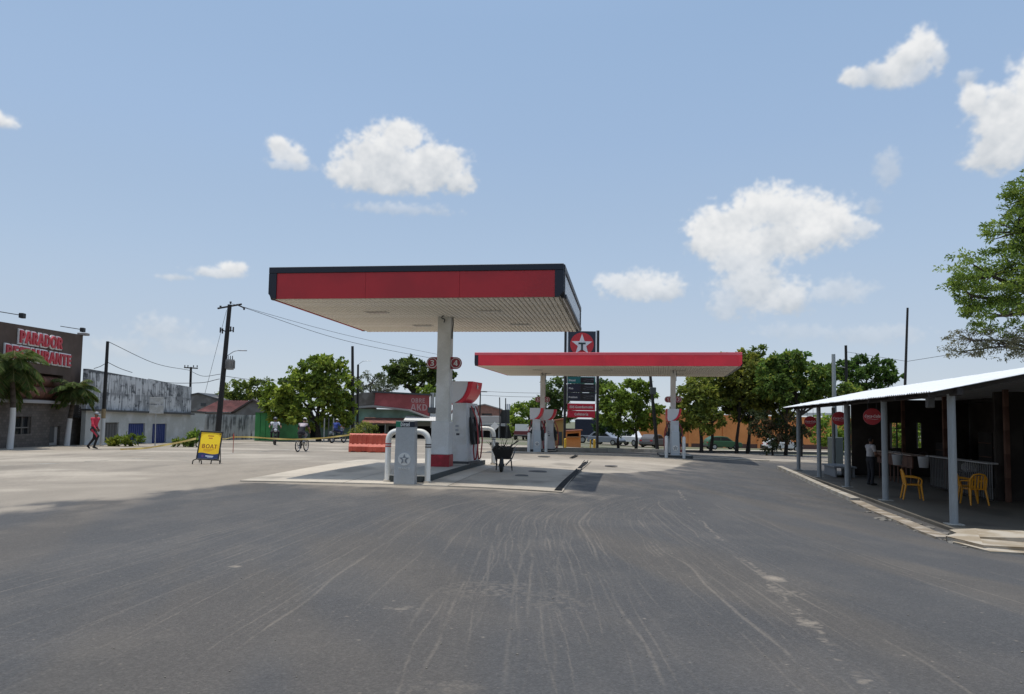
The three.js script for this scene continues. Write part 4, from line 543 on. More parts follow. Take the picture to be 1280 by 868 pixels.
// cyclist riding away
function wheelGeo(t, name, r, x, y, z, tw = 0.02) { const w = new THREE.Group(); w.name = name; w.position.set(x, y, z); t.add(w); mesh('tyre', new THREE.TorusGeometry(r - tw, tw, 8, 36).rotateY(Math.PI / 2), BLACK, w); mesh('rim', new THREE.TorusGeometry(r - tw * 2.2, tw * 0.5, 6, 36).rotateY(Math.PI / 2), std([0.35, 0.35, 0.36], 0.35, { metal: 0.6 }), w); mesh('spokes', Array.from({ length: 14 }, (_, i) => bar([0, 0, 0], [(i % 2 - 0.5) * 0.04, Math.cos(i * 0.4488) * (r - tw * 2), Math.sin(i * 0.4488) * (r - tw * 2)], 0.003, 0.003, 4)).concat([cyl(0.025, 0.025, 0.08, 0, 0, 0, 10, 'x')]), std([0.3, 0.3, 0.3], 0.4, { metal: 0.5 }), w); return w; }
{
  const p = gp(377, 565), turn = Math.PI - 0.14, t = thing('bicycle', 'dark bicycle ridden along the road by the caution tape', 'bicycle', p, turn), m = std([0.03, 0.03, 0.032], 0.4), R = 0.31;
  wheelGeo(t, 'wheel', R, 0, R, 0.5, 0.028); wheelGeo(t, 'wheel', R, 0, R, -0.48, 0.028);
  mesh('frame', [bar([0, 0.3, -0.02], [0, 0.8, -0.16], 0.017), bar([0, 0.3, -0.02], [0, 0.78, 0.36], 0.018), bar([0, 0.72, -0.14], [0, 0.82, 0.35], 0.016), bar([0.05, R, -0.48], [0.02, 0.72, -0.14], 0.01), bar([-0.05, R, -0.48], [-0.02, 0.72, -0.14], 0.01), bar([0.05, R, -0.48], [0.03, 0.3, -0.02], 0.011), bar([-0.05, R, -0.48], [-0.03, 0.3, -0.02], 0.011)], m, t);
  mesh('fork', [bar([0.05, R, 0.5], [0.05, 0.7, 0.39], 0.013), bar([-0.05, R, 0.5], [-0.05, 0.7, 0.39], 0.013), bar([0, 0.68, 0.39], [0, 0.94, 0.33], 0.018)], m, t); mesh('handlebar', [bar([-0.29, 0.95, 0.26], [0, 0.94, 0.34], 0.013), bar([0.29, 0.95, 0.26], [0, 0.94, 0.34], 0.013)], m, t); mesh('saddle', rb(0.15, 0.06, 0.26, 0.028, 0, 0.83, -0.17), BLACK, t); mesh('crank', [cyl(0.09, 0.09, 0.015, 0.04, 0.3, -0.02, 20, 'x'), bar([0.06, 0.3, -0.02], [0.07, 0.16, 0.06], 0.01), bar([-0.06, 0.3, -0.02], [-0.07, 0.44, -0.1], 0.01), rb(0.1, 0.02, 0.07, 0.006, 0.12, 0.16, 0.06), rb(0.1, 0.02, 0.07, 0.006, -0.12, 0.44, -0.1)], m, t);
  person('person', 'cyclist in a dark shirt with a white cap on the bicycle', p, turn, { pel: [0, 0.95, -0.16], che: [0, 1.26, 0.05], nec: [0, 1.4, 0.16], hed: [0, 1.53, 0.24], shL: [0.18, 1.34, 0.11], shR: [-0.18, 1.34, 0.11], elL: [0.27, 1.13, 0.16], elR: [-0.27, 1.13, 0.16], wrL: [0.27, 1.0, 0.26], wrR: [-0.27, 1.0, 0.26], hiL: [0.09, 0.91, -0.12], hiR: [-0.09, 0.91, -0.12], knL: [0.11, 0.56, 0.16], anL: [0.12, 0.24, 0.02], knR: [-0.11, 0.82, 0.22], anR: [-0.12, 0.52, -0.12] }, { shirt: (x, y, z) => (y > 1.24 && y < 1.38 && z < 0.06 ? [0.6, 0.5, 0.52] : [0.014, 0.013, 0.02]), pants: [0.02, 0.02, 0.026], shoes: [0.3, 0.3, 0.3] }, { hat: 'cap', hatC: [0.6, 0.6, 0.6], legR: [0.16, 0.16, 0.17] });
}
function motorcycle(label, pos, turn, col) {
  const t = thing('motorcycle', label, 'motorcycle', pos, turn, 'motorcycles'), m = std(col, 0.3), R = 0.29;
  wheelGeo(t, 'wheel', R, 0, R, 0.62, 0.05); wheelGeo(t, 'wheel', R, 0, R, -0.6, 0.055);
  mesh('engine', [rb(0.26, 0.3, 0.34, 0.05, 0, 0.42, 0.05), cyl(0.05, 0.05, 0.7, 0.14, 0.3, -0.3, 12, 'z')], DARKG, t); mesh('tank', rb(0.26, 0.22, 0.44, 0.09, 0, 0.8, 0.16), m, t); mesh('seat', rb(0.25, 0.1, 0.66, 0.045, 0, 0.8, -0.36), BLACK, t); mesh('tail', rb(0.18, 0.12, 0.3, 0.04, 0, 0.74, -0.68), m, t);
  mesh('fork', [-1, 1].map((s) => bar([s * 0.09, R, 0.62], [s * 0.09, 0.98, 0.38], 0.026)), DARKG, t); mesh('handlebar', [bar([-0.36, 1.06, 0.28], [-0.08, 1.0, 0.38], 0.015), bar([0.36, 1.06, 0.28], [0.08, 1.0, 0.38], 0.015), bar([-0.09, 1, 0.38], [0.09, 1, 0.38], 0.015)], BLACK, t); mesh('headlight', new THREE.SphereGeometry(0.1, 16, 10).scale(1, 1, 0.7).translate(0, 0.92, 0.5), std([0.55, 0.57, 0.6], 0.15), t); mesh('cowl', rb(0.3, 0.24, 0.12, 0.05, 0, 0.96, 0.42), m, t); mesh('mudguard', [rb(0.12, 0.03, 0.5, 0.014, 0, 0.62, 0.62), rb(0.13, 0.03, 0.46, 0.014, 0, 0.64, -0.66)], m, t);
  for (const s of [-1, 1]) mesh('mirror', [bar([s * 0.24, 1.05, 0.32], [s * 0.3, 1.26, 0.3], 0.008), rb(0.12, 0.08, 0.03, 0.012, s * 0.31, 1.29, 0.3)], BLACK, t);
  return t;
}
const RIDE = { pel: [0, 0.93, -0.3], che: [0, 1.25, -0.22], nec: [0, 1.41, -0.18], hed: [0, 1.56, -0.14], shL: [0.2, 1.35, -0.2], shR: [-0.2, 1.35, -0.2], elL: [0.34, 1.14, -0.06], elR: [-0.34, 1.14, -0.06], wrL: [0.34, 1.08, 0.18], wrR: [-0.34, 1.08, 0.18], hiL: [0.1, 0.9, -0.24], hiR: [-0.1, 0.9, -0.24], knL: [0.22, 0.8, 0.16], knR: [-0.22, 0.8, 0.16], anL: [0.2, 0.36, -0.02], anR: [-0.2, 0.36, -0.02] };
{
  const a = gp(343, 556.5), b = gp(422, 554);
  motorcycle('dark motorcycle coming down the road before the green kiosk', a, 0.35, [0.05, 0.055, 0.06]); person('person', 'motorcycle rider in a white shirt and dark helmet', a, 0.35, RIDE, { shirt: [0.66, 0.66, 0.68], pants: [0.02, 0.021, 0.028], shoes: [0.02, 0.02, 0.02] }, { hat: 'helmet', hatC: [0.1, 0.1, 0.11] });
  motorcycle('blue-grey motorcycle stopped beside the round bush', b, Math.PI - 0.5, [0.2, 0.22, 0.26]); person('person', 'motorcycle rider in a blue shirt and pale cap', b, Math.PI - 0.5, RIDE, { shirt: [0.03, 0.055, 0.24], pants: [0.02, 0.03, 0.09], shoes: [0.3, 0.3, 0.3] }, { hat: 'cap', hatC: [0.5, 0.5, 0.5] });
}

// ---------------------------------------------------------------- vehicles beyond the station
const GLASS = std([0.012, 0.015, 0.018], 0.08), TYRE = std([0.015, 0.015, 0.015], 0.85), ALLOY = std([0.35, 0.36, 0.37], 0.35, { metal: 0.5 });
function vehicle(name, label, cat, pos, turn, o) {         // side profile along x, width along z
  const t = thing(name, label, cat, pos, turn), w = o.w, paint = new THREE.MeshPhysicalMaterial({ roughness: 0.35, clearcoat: 0.2, clearcoatRoughness: 0.1 }); paint.color.setRGB(...o.c);
  mesh('body', prism(o.body, w, 0.05).translate(0, 0, -w / 2), paint, t);
  const cab = mesh('cabin', prism(o.cab, w - 0.22, 0.05).translate(0, 0, -w / 2 + 0.11), o.cabC ? std(o.cabC, 0.5) : paint, t);
  for (const q of o.win) for (const s of [-1, 1]) mesh('window', prism(q, 0.02).translate(0, 0, s * (w / 2 - 0.105) - 0.01), GLASS, cab);
  for (const q of o.screens ?? []) mesh('windscreen', q, GLASS, cab);
  for (const [x, r] of o.wheels) for (const s of [-1, 1]) { const wh = new THREE.Group(); wh.name = 'wheel'; wh.position.set(x, r, s * (w / 2 - 0.08)); t.add(wh); mesh('tyre', cyl(r, r, 0.2, 0, 0, 0, 24, 'z'), TYRE, wh); mesh('rim', cyl(r * 0.6, r * 0.6, 0.21, 0, 0, 0, 16, 'z'), ALLOY, wh); }
  for (const [x, y, z, c] of o.lights ?? []) mesh(c ? 'tail_light' : 'headlight', rb(0.08, 0.14, 0.3, 0.03, x, y, z), c ? std([0.4, 0.02, 0.02], 0.2) : std([0.6, 0.62, 0.64], 0.1), t);
  for (const [x, y] of o.bump) mesh('bumper', rb(0.16, 0.18, w + 0.02, 0.06, x, y, 0), DARKG, t);
  return t;
}
const pick = { w: 1.75, body: [[-2.5, 0.45], [2.4, 0.45], [2.48, 0.8], [2.4, 1.02], [1.15, 1.1], [-2.5, 1.08]], cab: [[-0.75, 1.02], [1.2, 1.02], [0.65, 1.62], [0.4, 1.68], [-0.55, 1.68], [-0.72, 1.6]], win: [[[-0.55, 1.12], [0.18, 1.12], [0.18, 1.55], [-0.52, 1.55]], [[0.26, 1.12], [0.98, 1.12], [0.58, 1.52], [0.26, 1.55]]], wheels: [[-1.6, 0.37], [1.55, 0.37]], lights: [[2.44, 0.85, 0.66], [2.44, 0.85, -0.66], [-2.5, 0.85, 0.76, 1], [-2.5, 0.85, -0.76, 1]], bump: [[2.5, 0.55], [-2.52, 0.55]] };
const car = { w: 1.7, body: [[-1.95, 0.3], [1.9, 0.3], [1.98, 0.55], [1.85, 0.78], [0.95, 0.92], [-1.85, 0.95], [-1.98, 0.6]], cab: [[-1.85, 0.9], [1.0, 0.9], [0.3, 1.38], [-0.2, 1.44], [-1.2, 1.42], [-1.7, 1.1]], win: [[[-1.45, 0.98], [-0.5, 0.98], [-0.5, 1.32], [-1.15, 1.32]], [[-0.42, 0.98], [0.72, 0.98], [0.22, 1.3], [-0.42, 1.34]]], wheels: [[-1.2, 0.31], [1.22, 0.31]], lights: [[1.9, 0.66, 0.6], [1.9, 0.66, -0.6], [-1.93, 0.75, 0.65, 1], [-1.93, 0.75, -0.65, 1]], bump: [[1.93, 0.42], [-1.93, 0.42]] };
const vAt = (px, Z) => { const p = at(px, 555, Z); return V(p.x, g(p.x, Z), p.z); };
vehicle('pickup_truck', 'white double-cab pickup parked under the trees behind the kerb', 'pickup', vAt(788, 88), -1.0, { ...pick, c: [0.72, 0.72, 0.72] });
vehicle('parked_car', 'dark green parked car with a pale green bonnet by the orange wall', 'car', vAt(903, 84), 0.12, { ...car, c: [0.02, 0.09, 0.03] });
vehicle('parked_car', 'grey parked car left of the white pickup', 'car', vAt(758, 86), -0.6, { ...car, c: [0.2, 0.22, 0.26] });
vehicle('parked_car', 'white parked car behind the dark shrub by the cafe', 'car', vAt(978, 84), 0.05, { ...car, c: [0.6, 0.6, 0.6] });
vehicle('parked_car', 'dark parked car right of the white pickup', 'car', vAt(818, 86), 0.9, { ...car, c: [0.09, 0.08, 0.08] });
vehicle('delivery_truck', 'dark navy covered truck parked behind the price sign', 'truck', vAt(746, 92), -0.1, { w: 2.2, c: [0.2, 0.21, 0.23], body: [[-2.6, 0.55], [3.2, 0.55], [3.2, 0.95], [-2.6, 0.95]], cab: [[-2.6, 0.95], [1.7, 0.95], [1.7, 2.75], [1.5, 2.85], [-2.4, 2.85], [-2.6, 2.75]], cabC: [0.012, 0.016, 0.035], win: [[[1.45, 1.5], [1.62, 1.5], [1.62, 2], [1.45, 2]]], wheels: [[-1.7, 0.42], [2.3, 0.42]], bump: [[3.2, 0.6], [-2.62, 0.6]] });
vehicle('jeep', 'red jeep with a white roof far down the road', 'jeep', vAt(652.5, 88), 1.48, { w: 1.6, c: [0.16, 0.02, 0.025], body: [[-1.6, 0.4], [1.7, 0.4], [1.75, 0.9], [0.7, 1.0], [-1.6, 1.0]], cab: [[-1.55, 0.98], [0.65, 0.98], [0.35, 1.75], [-1.5, 1.78]], cabC: [0.7, 0.69, 0.66], win: [[[-1.35, 1.08], [-0.5, 1.08], [-0.5, 1.52], [-1.35, 1.52]], [[-0.38, 1.08], [0.42, 1.08], [0.26, 1.5], [-0.38, 1.52]]], screens: [bx(0.02, 0.45, 1.1, 0.55, 1.3, 0, 0, 0, 0.36)], wheels: [[-1.0, 0.36], [1.05, 0.36]], lights: [[1.74, 0.72, 0.5], [1.74, 0.72, -0.5]], bump: [[1.76, 0.5], [-1.62, 0.5]] });
vehicle('parked_car', 'pale car half hidden behind the far left pumps', 'car', vAt(664, 92), 1.4, { ...car, c: [0.5, 0.42, 0.42] });

// ---------------------------------------------------------------- buildings across the road (left)
function wall(F, base, pts, holes, thick, m, parent, name = 'wall') { const q = prism(pts, thick, 0, holes); q.translate(0, 0, -thick); return mesh(name, q, m, parent); }
const buildingAt = (name, label, cat, F) => { const t = thing(name, label, cat, [F.A.x, 0, F.A.z], F.turn); return t; };
{ // restaurant with big lettering
  const F = face(-90, 30.8, 98, 44.3), t = buildingAt('restaurant', 'brown two-storey restaurant building with red and white lettering', 'building', F), X = (px, py = 480) => F.hit(px, py)[0];
  const g0 = -0.8, topY = (u) => mix(F.hit(2, 402.5)[1], F.hit(97, 418)[1], (u - X(2, 402)) / (X(97, 418) - X(2, 402)));
  const brown = std([0.115, 0.077, 0.058], 0.85, { map: mottle([1, 1, 1], [0.75, 0.72, 0.68], 2.4, { seed: 0.7 }) }), stone = std([1, 1, 1], 0.9, { map: tex(256, 256, (u, v) => { const r = Math.floor(v * 16), o = (r % 2) * 0.5, cu = (u * 8 + o) % 1, cv = (v * 16) % 1, j = cu < 0.05 || cv < 0.09, n = hsh(Math.floor(u * 8 + o) % 8 + r * 3, r), f = 0.8 + 0.4 * n; return j ? [0.05, 0.047, 0.043] : [0.105 * f, 0.09 * f, 0.078 * f]; }, [2.4, 2.2]) });
  const L = F.len, yB = F.hit(60, 505)[1], yM = F.hit(60, 505)[1] + 0.02, f1 = F.hit(45, 466)[1];
  const doorU = [X(3, 540), X(9, 540)], win = [X(10.5, 540), X(38, 540)], yw0 = F.hit(24, 552)[1], yw1 = F.hit(24, 521)[1];
  wall(F, 0, [[0, g0], [L, g0], [L, yB], [0, yB]], [rect(win[0], yw0 + 0.35, win[1], yw1), rect(X(62, 540), g0 + 0.5, X(75, 540), F.hit(68, 533)[1])], 0.25, stone, t, 'ground_floor_wall');
  wall(F, 0, [[0, yB + 0.15], [L, yB + 0.15], [L, topY(L)], [0, topY(0)]], [rect(X(20), f1 - 1.35, X(78), f1)], 0.25, brown, t, 'upper_wall');
  mesh('side_wall', bx(0.25, topY(L) + 0.7, 6, L - 0.125, (topY(L) - 0.9) / 2, -3.26), brown, t); mesh('back_wall', bx(L - 0.3, topY(L) + 0.6, 0.2, L / 2, (topY(L) - 0.9) / 2, -6.3), brown, t); mesh('roof', bx(L - 0.26, 0.15, 5.9, L / 2 - 0.12, topY(L) - 0.35, -3.22), DARKG, t); mesh('floor_slab', bx(L - 0.5, 0.15, 5.8, L / 2 - 0.12, yB - 0.06, -3.2), DARKG, t); mesh('canopy_beam', rb(L - 0.4, 0.16, 0.5, 0.02, L / 2 - 0.2, yB + 0.075, 0.05), std([0.3, 0.29, 0.28], 0.8), t);
  const arch = std([0.2, 0.085, 0.05], 0.85, { map: mottle([1, 1, 1], [0.5, 0.45, 0.42], 1.2) });
  for (let i = 0; i < 5; i++) { const u = mix(X(22), X(76), (i + 0.5) / 5), w = (X(76) - X(22)) / 5; mesh('rounded_panel', [new THREE.CylinderGeometry(0.33, 0.33, w - 0.06, 14).rotateZ(Math.PI / 2).translate(u, f1 - 0.4, -0.35), new THREE.CylinderGeometry(0.36, 0.36, w - 0.06, 14).rotateZ(Math.PI / 2).translate(u, f1 - 1.02, -0.3)], arch, t); }
  mesh('recess_back', bx(X(78) - X(20), 1.4, 0.1, (X(78) + X(20)) / 2, f1 - 0.68, -0.7), std([0.04, 0.03, 0.025], 0.9), t);
  const wd = mesh('window', bx(win[1] - win[0], yw1 - yw0 - 0.35, 0.03, (win[0] + win[1]) / 2, (yw0 + 0.35 + yw1) / 2, -0.18), GLASS, t);
  mesh('window_frame', [0, 0.34, 0.67, 1].map((k) => bx(0.06, yw1 - yw0 - 0.36, 0.06, mix(win[0] + 0.03, win[1] - 0.03, k), (yw0 + 0.35 + yw1) / 2, -0.12)).concat([bx(win[1] - win[0] - 0.13, 0.06, 0.058, (win[0] + win[1]) / 2, mix(yw0, yw1, 0.55), -0.12)]), std([0.12, 0.11, 0.1], 0.6), wd);
  const door = mesh('door', bx(X(75) - X(62) - 0.06, F.hit(68, 533)[1] - g0 - 0.53, 0.05, (X(75, 540) + X(62, 540)) / 2, (F.hit(68, 533)[1] + g0 + 0.48) / 2, -0.16), std([0.32, 0.31, 0.3], 0.6), t); mesh('door_panel', bx(0.5, 0.9, 0.03, (X(75, 540) + X(62, 540)) / 2 - 0.1, F.hit(68, 543)[1], -0.12), DARKG, door);
  const white = std([0.74, 0.72, 0.7], 0.5), red = std([0.5, 0.03, 0.045], 0.5);
  const word = (s, xa, xb, ya, yb) => { const a = F.hit(xa, ya), b = F.hit(xb, yb), h = Math.abs(F.hit((xa + xb) / 2, (ya + yb) / 2 - 8.6)[1] - F.hit((xa + xb) / 2, (ya + yb) / 2 + 8.6)[1]); const wd_ = Math.hypot(b[0] - a[0], b[1] - a[1]), ang = Math.atan2(b[1] - a[1], b[0] - a[0]), cx = (a[0] + b[0]) / 2, cy = (a[1] + b[1]) / 2; mesh('lettering', text(s, h * 0.86, 0.06, 0.075, wd_ + 0.12).rotateZ(ang).translate(cx, cy, 0.02), white, t); mesh('lettering', text(s, h * 0.84, 0.05, 0.012, wd_).rotateZ(ang).translate(cx, cy, 0.1), red, t); };
  word('PARADOR', 21.5, 75, 420.5, 430); word('RESTAURANTE', 4, 85.5, 438.5, 451.5);
  for (const [px, py] of [[12, 397], [90, 414.5]]) { const [u, v] = F.hit(px, py); const l = new THREE.Group(); l.name = 'floodlight'; t.add(l); mesh('lamp', rb(0.32, 0.24, 0.2, 0.03, u, v + 0.1, 0.55), BLACK, l); mesh('arm', bar([u - 1.2, v + 0.15, -0.1], [u, v + 0.12, 0.5], 0.02), DARKG, l); }
  mesh('corner_cap', rb(0.5, 0.14, 0.5, 0.03, L, topY(L) + 0.05, 0.02), std([0.3, 0.27, 0.25], 0.8), t);
  // lower annex
  const F2 = face(79, 43.2, 108, 45.5), a = buildingAt('annex', 'low grey brick annex with louvred vent beside the restaurant', 'building', F2), y1 = F2.hit(90, 494)[1], y2 = F2.hit(92, 508)[1];
  wall(F2, 0, [[0, -0.9], [F2.len, -0.9], [F2.len, y2], [0, y2]], [], 0.2, std([0.9, 0.9, 0.92], 0.9, { map: stone.map }), a); wall(F2, 0, [[0, y2 + 0.005], [F2.len, y2 + 0.005], [F2.len, y1], [0, y1]], [], 0.2, std([0.42, 0.4, 0.38], 0.85), a, 'parapet'); mesh('roof_slab', bx(F2.len, 0.1, 3, F2.len / 2, y1 - 0.3, -1.75), DARKG, a);
  const [vx, vy] = F2.hit(90.5, 516); for (let i = 0; i < 6; i++) mesh('louvre', bx(1.1, 0.06, 0.08, vx, vy - 0.3 + i * 0.12, 0.03, 0, 0.5), std([0.36, 0.35, 0.34], 0.7), a);
}
{ // mildewed white building with blue doors
  const F = face(107, 43.6, 238, 57.2), t = buildingAt('white_shop', 'mildew-streaked white building with blue doors', 'building', F), L = F.len, g0 = -1.6;
  const ya = F.hit(113, 461.5)[1], yb = F.hit(236, 484)[1], l0 = F.hit(113, 511.5)[1], l1 = F.hit(236, 517)[1];
  const mild = std([1, 1, 1], 0.9, { map: (() => { const m = tex(1024, 256, (u, v) => { const st = fbm(u * 170, v * 3, 3), big = fbm(u * 9 + 3, v * 4, 4), p = fbm(u * 46 + 7, v * 11 + 2, 4); let d = sst(0.48, 0.7, st * 0.62 + big * 0.5 - 0.02 + (v < 0.5 ? 0.06 : 0)) * 0.75 + sst(0.58, 0.75, p) * 0.55; d += sst(0.06, 0, v + (st - 0.5) * 0.1) * 0.8 + sst(0.95, 1, v + (st - 0.5) * 0.05) * 0.9; const L0 = sst(0.5, 0.56, vn(u * 34 + 0.5, 3.7)) * (v > 0.52 && v < 0.78 ? 1 : 0) * (u > 0.3 && u < 0.86 ? 1 : 0); d = clamp(d + L0 * 0.4 * sst(0.3, 0.6, p)); const b = 0.9 + 0.2 * big; return [mix(0.6, 0.1, d) * b, mix(0.605, 0.105, d) * b, mix(0.6, 0.11, d) * b]; }, [L, Math.max(ya - l0, 2)]); m.offset.set(0, -l1 / Math.max(ya - l0, 2)); return m; })() });
  const lower = std([0.5, 0.52, 0.52], 0.85, { map: mottle([1, 1, 1], [0.8, 0.8, 0.77], 2.6, { seed: 0.12 }) });
  wall(F, 0, [[0, l0], [L, l1], [L, yb], [0, ya]], [], 0.3, mild, t, 'upper_wall');
  const h1 = F.box(127.5, 528.5, 147, 553), h2 = F.box(160.5, 529.5, 180, 556), h3 = F.box(190.5, 530, 207, 557);
  wall(F, 0, [[0, g0], [L, g0], [L, l1 - 0.1], [0, l0 - 0.1]], [h1, h2, h3].map(([a, b, c, d], i) => rect(a, i === 2 ? g0 + 0.1 : b - (i ? 0.3 : 0), c, d)), 0.25, lower, t, 'lower_wall');
  mesh('ledge', prism([[-0.1, l0 - 0.1], [L, l1 - 0.1], [L, l1], [-0.1, l0]], 0.62).translate(0, 0, -0.32), std([0.07, 0.07, 0.068], 0.9), t);
  const blue = std([0.018, 0.04, 0.17], 0.5), grey = std([0.1, 0.1, 0.095], 0.8);
  [[h1, grey, 'shutter'], [h2, blue, 'blue_window_shutter'], [h3, blue, 'blue_door']].forEach(([[a, b, c, d], m, n], i) => { const bb = i === 2 ? g0 + 0.12 : b - (i ? 0.28 : 0), k = mesh(n, bx(c - a - 0.02, d - bb - 0.02, 0.05, (a + c) / 2, (bb + d) / 2, -0.14), m, t); const nn = i ? 8 : 6; for (let q = 0; q < nn; q++) mesh('slat', bx((c - a) / nn * 0.62, d - bb - 0.12, 0.02, mix(a, c, (q + 0.5) / nn), (bb + d) / 2, -0.1), m, k); });
  mesh('end_wall', bx(0.25, l1 + 1.4, 5, L - 0.125, (l1 - 1.6) / 2, -2.9), lower, t); mesh('roof', bx(L, 0.12, 5, L / 2, l1 - 0.3, -2.9), DARKG, t); mesh('rear_wall', bx(L, l1 + 1.4, 0.2, L / 2, (l1 - 1.6) / 2, -5.5), lower, t);
  // side wing stepping back to the right
  const F2 = face(238, 57.3, 256, 58.5), w = buildingAt('side_wing', 'pale wing wall right of the blue doors', 'wall', F2); wall(F2, 0, [[0, -1.6], [F2.len, -1.6], [F2.len, F2.hit(255, 517)[1]], [0, F2.hit(239, 516)[1]]], [], 0.2, lower, w); mesh('coping', prism([[-0.05, F2.hit(239, 516)[1]], [F2.len + 0.05, F2.hit(255, 517)[1]], [F2.len + 0.05, F2.hit(255, 517)[1] + 0.14], [-0.05, F2.hit(239, 516)[1] + 0.14]], 0.3).translate(0, 0, -0.25), std([0.09, 0.085, 0.08], 0.9), w);
}
{ // shed with red roof behind a weathered fence wall
  const Z = 66, roofM = std([0.15, 0.045, 0.04], 0.8, { map: mottle([1, 1, 1], [0.6, 0.55, 0.55], 1.5, { seed: 0.4 }) }), F = face(244, Z, 334, Z), t = buildingAt('shed', 'grey shed with a dull red corrugated roof', 'building', F), pt = (x, y) => F.hit(x, y);
  const [ex, ey] = pt(247, 515), [ex2] = pt(290, 515), [rx, ry] = pt(262, 501), [rx2, ry2] = pt(311, 500.5), P = [], zf = 0.6, zb = -2.2, rows = 26;
  const rg = []; for (let i = 0; i < rows; i++) { const u0 = i / rows, u1 = (i + 1) / rows, b = (i % 2) * 0.04, A = [mix(ex, ex2, u0), ey + b, zf], B = [mix(ex, ex2, u1), ey + 0.04 - b, zf], C = [mix(rx, rx2, u1), ry + 0.04 - b, zb], D = [mix(rx, rx2, u0), ry2 + b, zb]; P.push(...A, ...B, ...C, ...A, ...C, ...D); } const rgeo = new THREE.BufferGeometry(); rgeo.setAttribute('position', new THREE.Float32BufferAttribute(P, 3)); rgeo.computeVertexNormals(); mesh('roof', uvBox(rgeo), roofM, t);
  const [gx0, gy0] = pt(292, 517), [gx1, gy1] = pt(316, 501), [gx2, gy2] = pt(332, 513); const greyM = std([0.2, 0.19, 0.18], 0.9, { map: mottle([1, 1, 1], [0.7, 0.68, 0.66], 1.8) });
  mesh('gable_wall', prism([[gx0, -1], [gx2, -1], [gx2, gy2], [gx1, gy1], [gx0, gy0]], 0.2).translate(0, 0, -0.3), greyM, t); mesh('front_wall', bx(ex2 - ex, ey + 0.9, 0.2, (ex + ex2) / 2, (ey - 1) / 2, 0.1), greyM, t);
  mesh('barge_board', prism([[gx0 - 0.2, gy0 - 0.05], [gx1, gy1], [gx2 + 0.3, gy2], [gx2 + 0.3, gy2 + 0.14], [gx1, gy1 + 0.16], [gx0 - 0.2, gy0 + 0.1]], 0.5).translate(0, 0, -0.35), std([0.08, 0.06, 0.055], 0.9), t);
  const Fb = face(238, 78, 282, 78), bk = buildingAt('rear_house', 'bare concrete house behind the red shed roof', 'building', Fb); const q = (x, y) => Fb.hit(x, y); mesh('wall', prism([[...q(238, 520)], [...q(284, 520)], [...q(284, 503)], [...q(272, 498)], [...q(248, 491.5)], [...q(238, 493)]], 4).translate(0, 0, -4), greyM, bk); mesh('roof_edge', prism([q(236, 493.5), q(248, 491), q(286, 502.5), q(286, 504), q(248, 492.4), q(236, 495)], 4.2).translate(0, 0, -4.05), DARKG, bk); mesh('vent', bx(0.5, 0.3, 0.05, ...q(254, 506), 0.02), DARKG, bk);
  const Ff = face(254, 60, 319, 63), f = buildingAt('fence_wall', 'weathered concrete panel fence below the red shed roof', 'fence', Ff), fm = std([1, 1, 1], 0.9, { map: tex(256, 256, (u, v) => { const st = pfbm(u, v * 0.1, 32, 3), p = pfbm(u, v, 6, 4), d = sst(0.45, 0.75, st * 0.55 + p * 0.5); return [mix(0.36, 0.085, d), mix(0.37, 0.09, d), mix(0.36, 0.088, d)]; }, [3, 3]) });
  const n = 13; for (let i = 0; i < n; i++) { const x0 = Ff.len * i / n, w = Ff.len / n, top = mix(Ff.hit(255, 518)[1], Ff.hit(310, 519)[1], i / n), light = i < 1 || i > 10; mesh('fence_panel', bx(w - 0.03, top + 1.5, 0.1, x0 + w / 2, (top - 1.5) / 2, (i % 2) * 0.02), light ? std([0.5, 0.5, 0.49], 0.85, { map: mottle([1, 1, 1], [0.7, 0.7, 0.67], 2) }) : fm, f); if (i) mesh('fence_post', bx(0.12, top + 1.5, 0.16, x0, (top - 1.5) / 2, 0.01), fm, f); }
  const Fg = face(319, 60, 346, 59), gk = buildingAt('green_kiosk', 'bright green painted kiosk under the roadside tree', 'kiosk', Fg), gt = Fg.hit(330, 516)[1], gm = std([0.04, 0.25, 0.065], 0.6, { map: mottle([1, 1, 1], [0.8, 0.8, 0.78], 1.7) }); mesh('wall', bx(Fg.len, gt + 1.4, 2.4, Fg.len / 2, (gt - 1.4) / 2, -1.2), gm, gk); mesh('roof', bx(Fg.len + 0.4, 0.1, 2.8, Fg.len / 2, gt + 0.055, -1.1), std([0.12, 0.12, 0.11], 0.8), gk);
  for (let i = 1; i < 4; i++) mesh('board_joint', bx(0.03, gt + 1.3, 0.02, Fg.len * i / 4, (gt - 1.4) / 2, 0.01), std([0.012, 0.1, 0.02], 0.7), gk);
  // shaded shopfront behind the tree
  const Fs = face(346, 66, 438, 68), s = buildingAt('shaded_shop', 'low green-grey shopfront in the shade of the roadside tree', 'building', Fs), st = Fs.hit(390, 522)[1], dr = Fs.box(388, 534, 397, 556), d2 = Fs.box(362, 532, 372, 556), sm = std([0.09, 0.13, 0.09], 0.85, { map: mottle([1, 1, 1], [0.7, 0.72, 0.7], 2) });
  wall(Fs, 0, [[0, -1.3], [Fs.len, -1.3], [Fs.len, st], [0, st]], [rect(dr[0], -1.2, dr[2], dr[3]), rect(d2[0], d2[1] + 0.4, d2[2], d2[3])], 0.25, sm, s); mesh('roof', bx(Fs.len + 0.5, 0.12, 4, Fs.len / 2, st + 0.065, -1.4), std([0.14, 0.13, 0.12], 0.85), s); mesh('rear_wall', bx(Fs.len, st + 1.2, 0.2, Fs.len / 2, (st - 1.2) / 2, -3.2), DARKG, s);
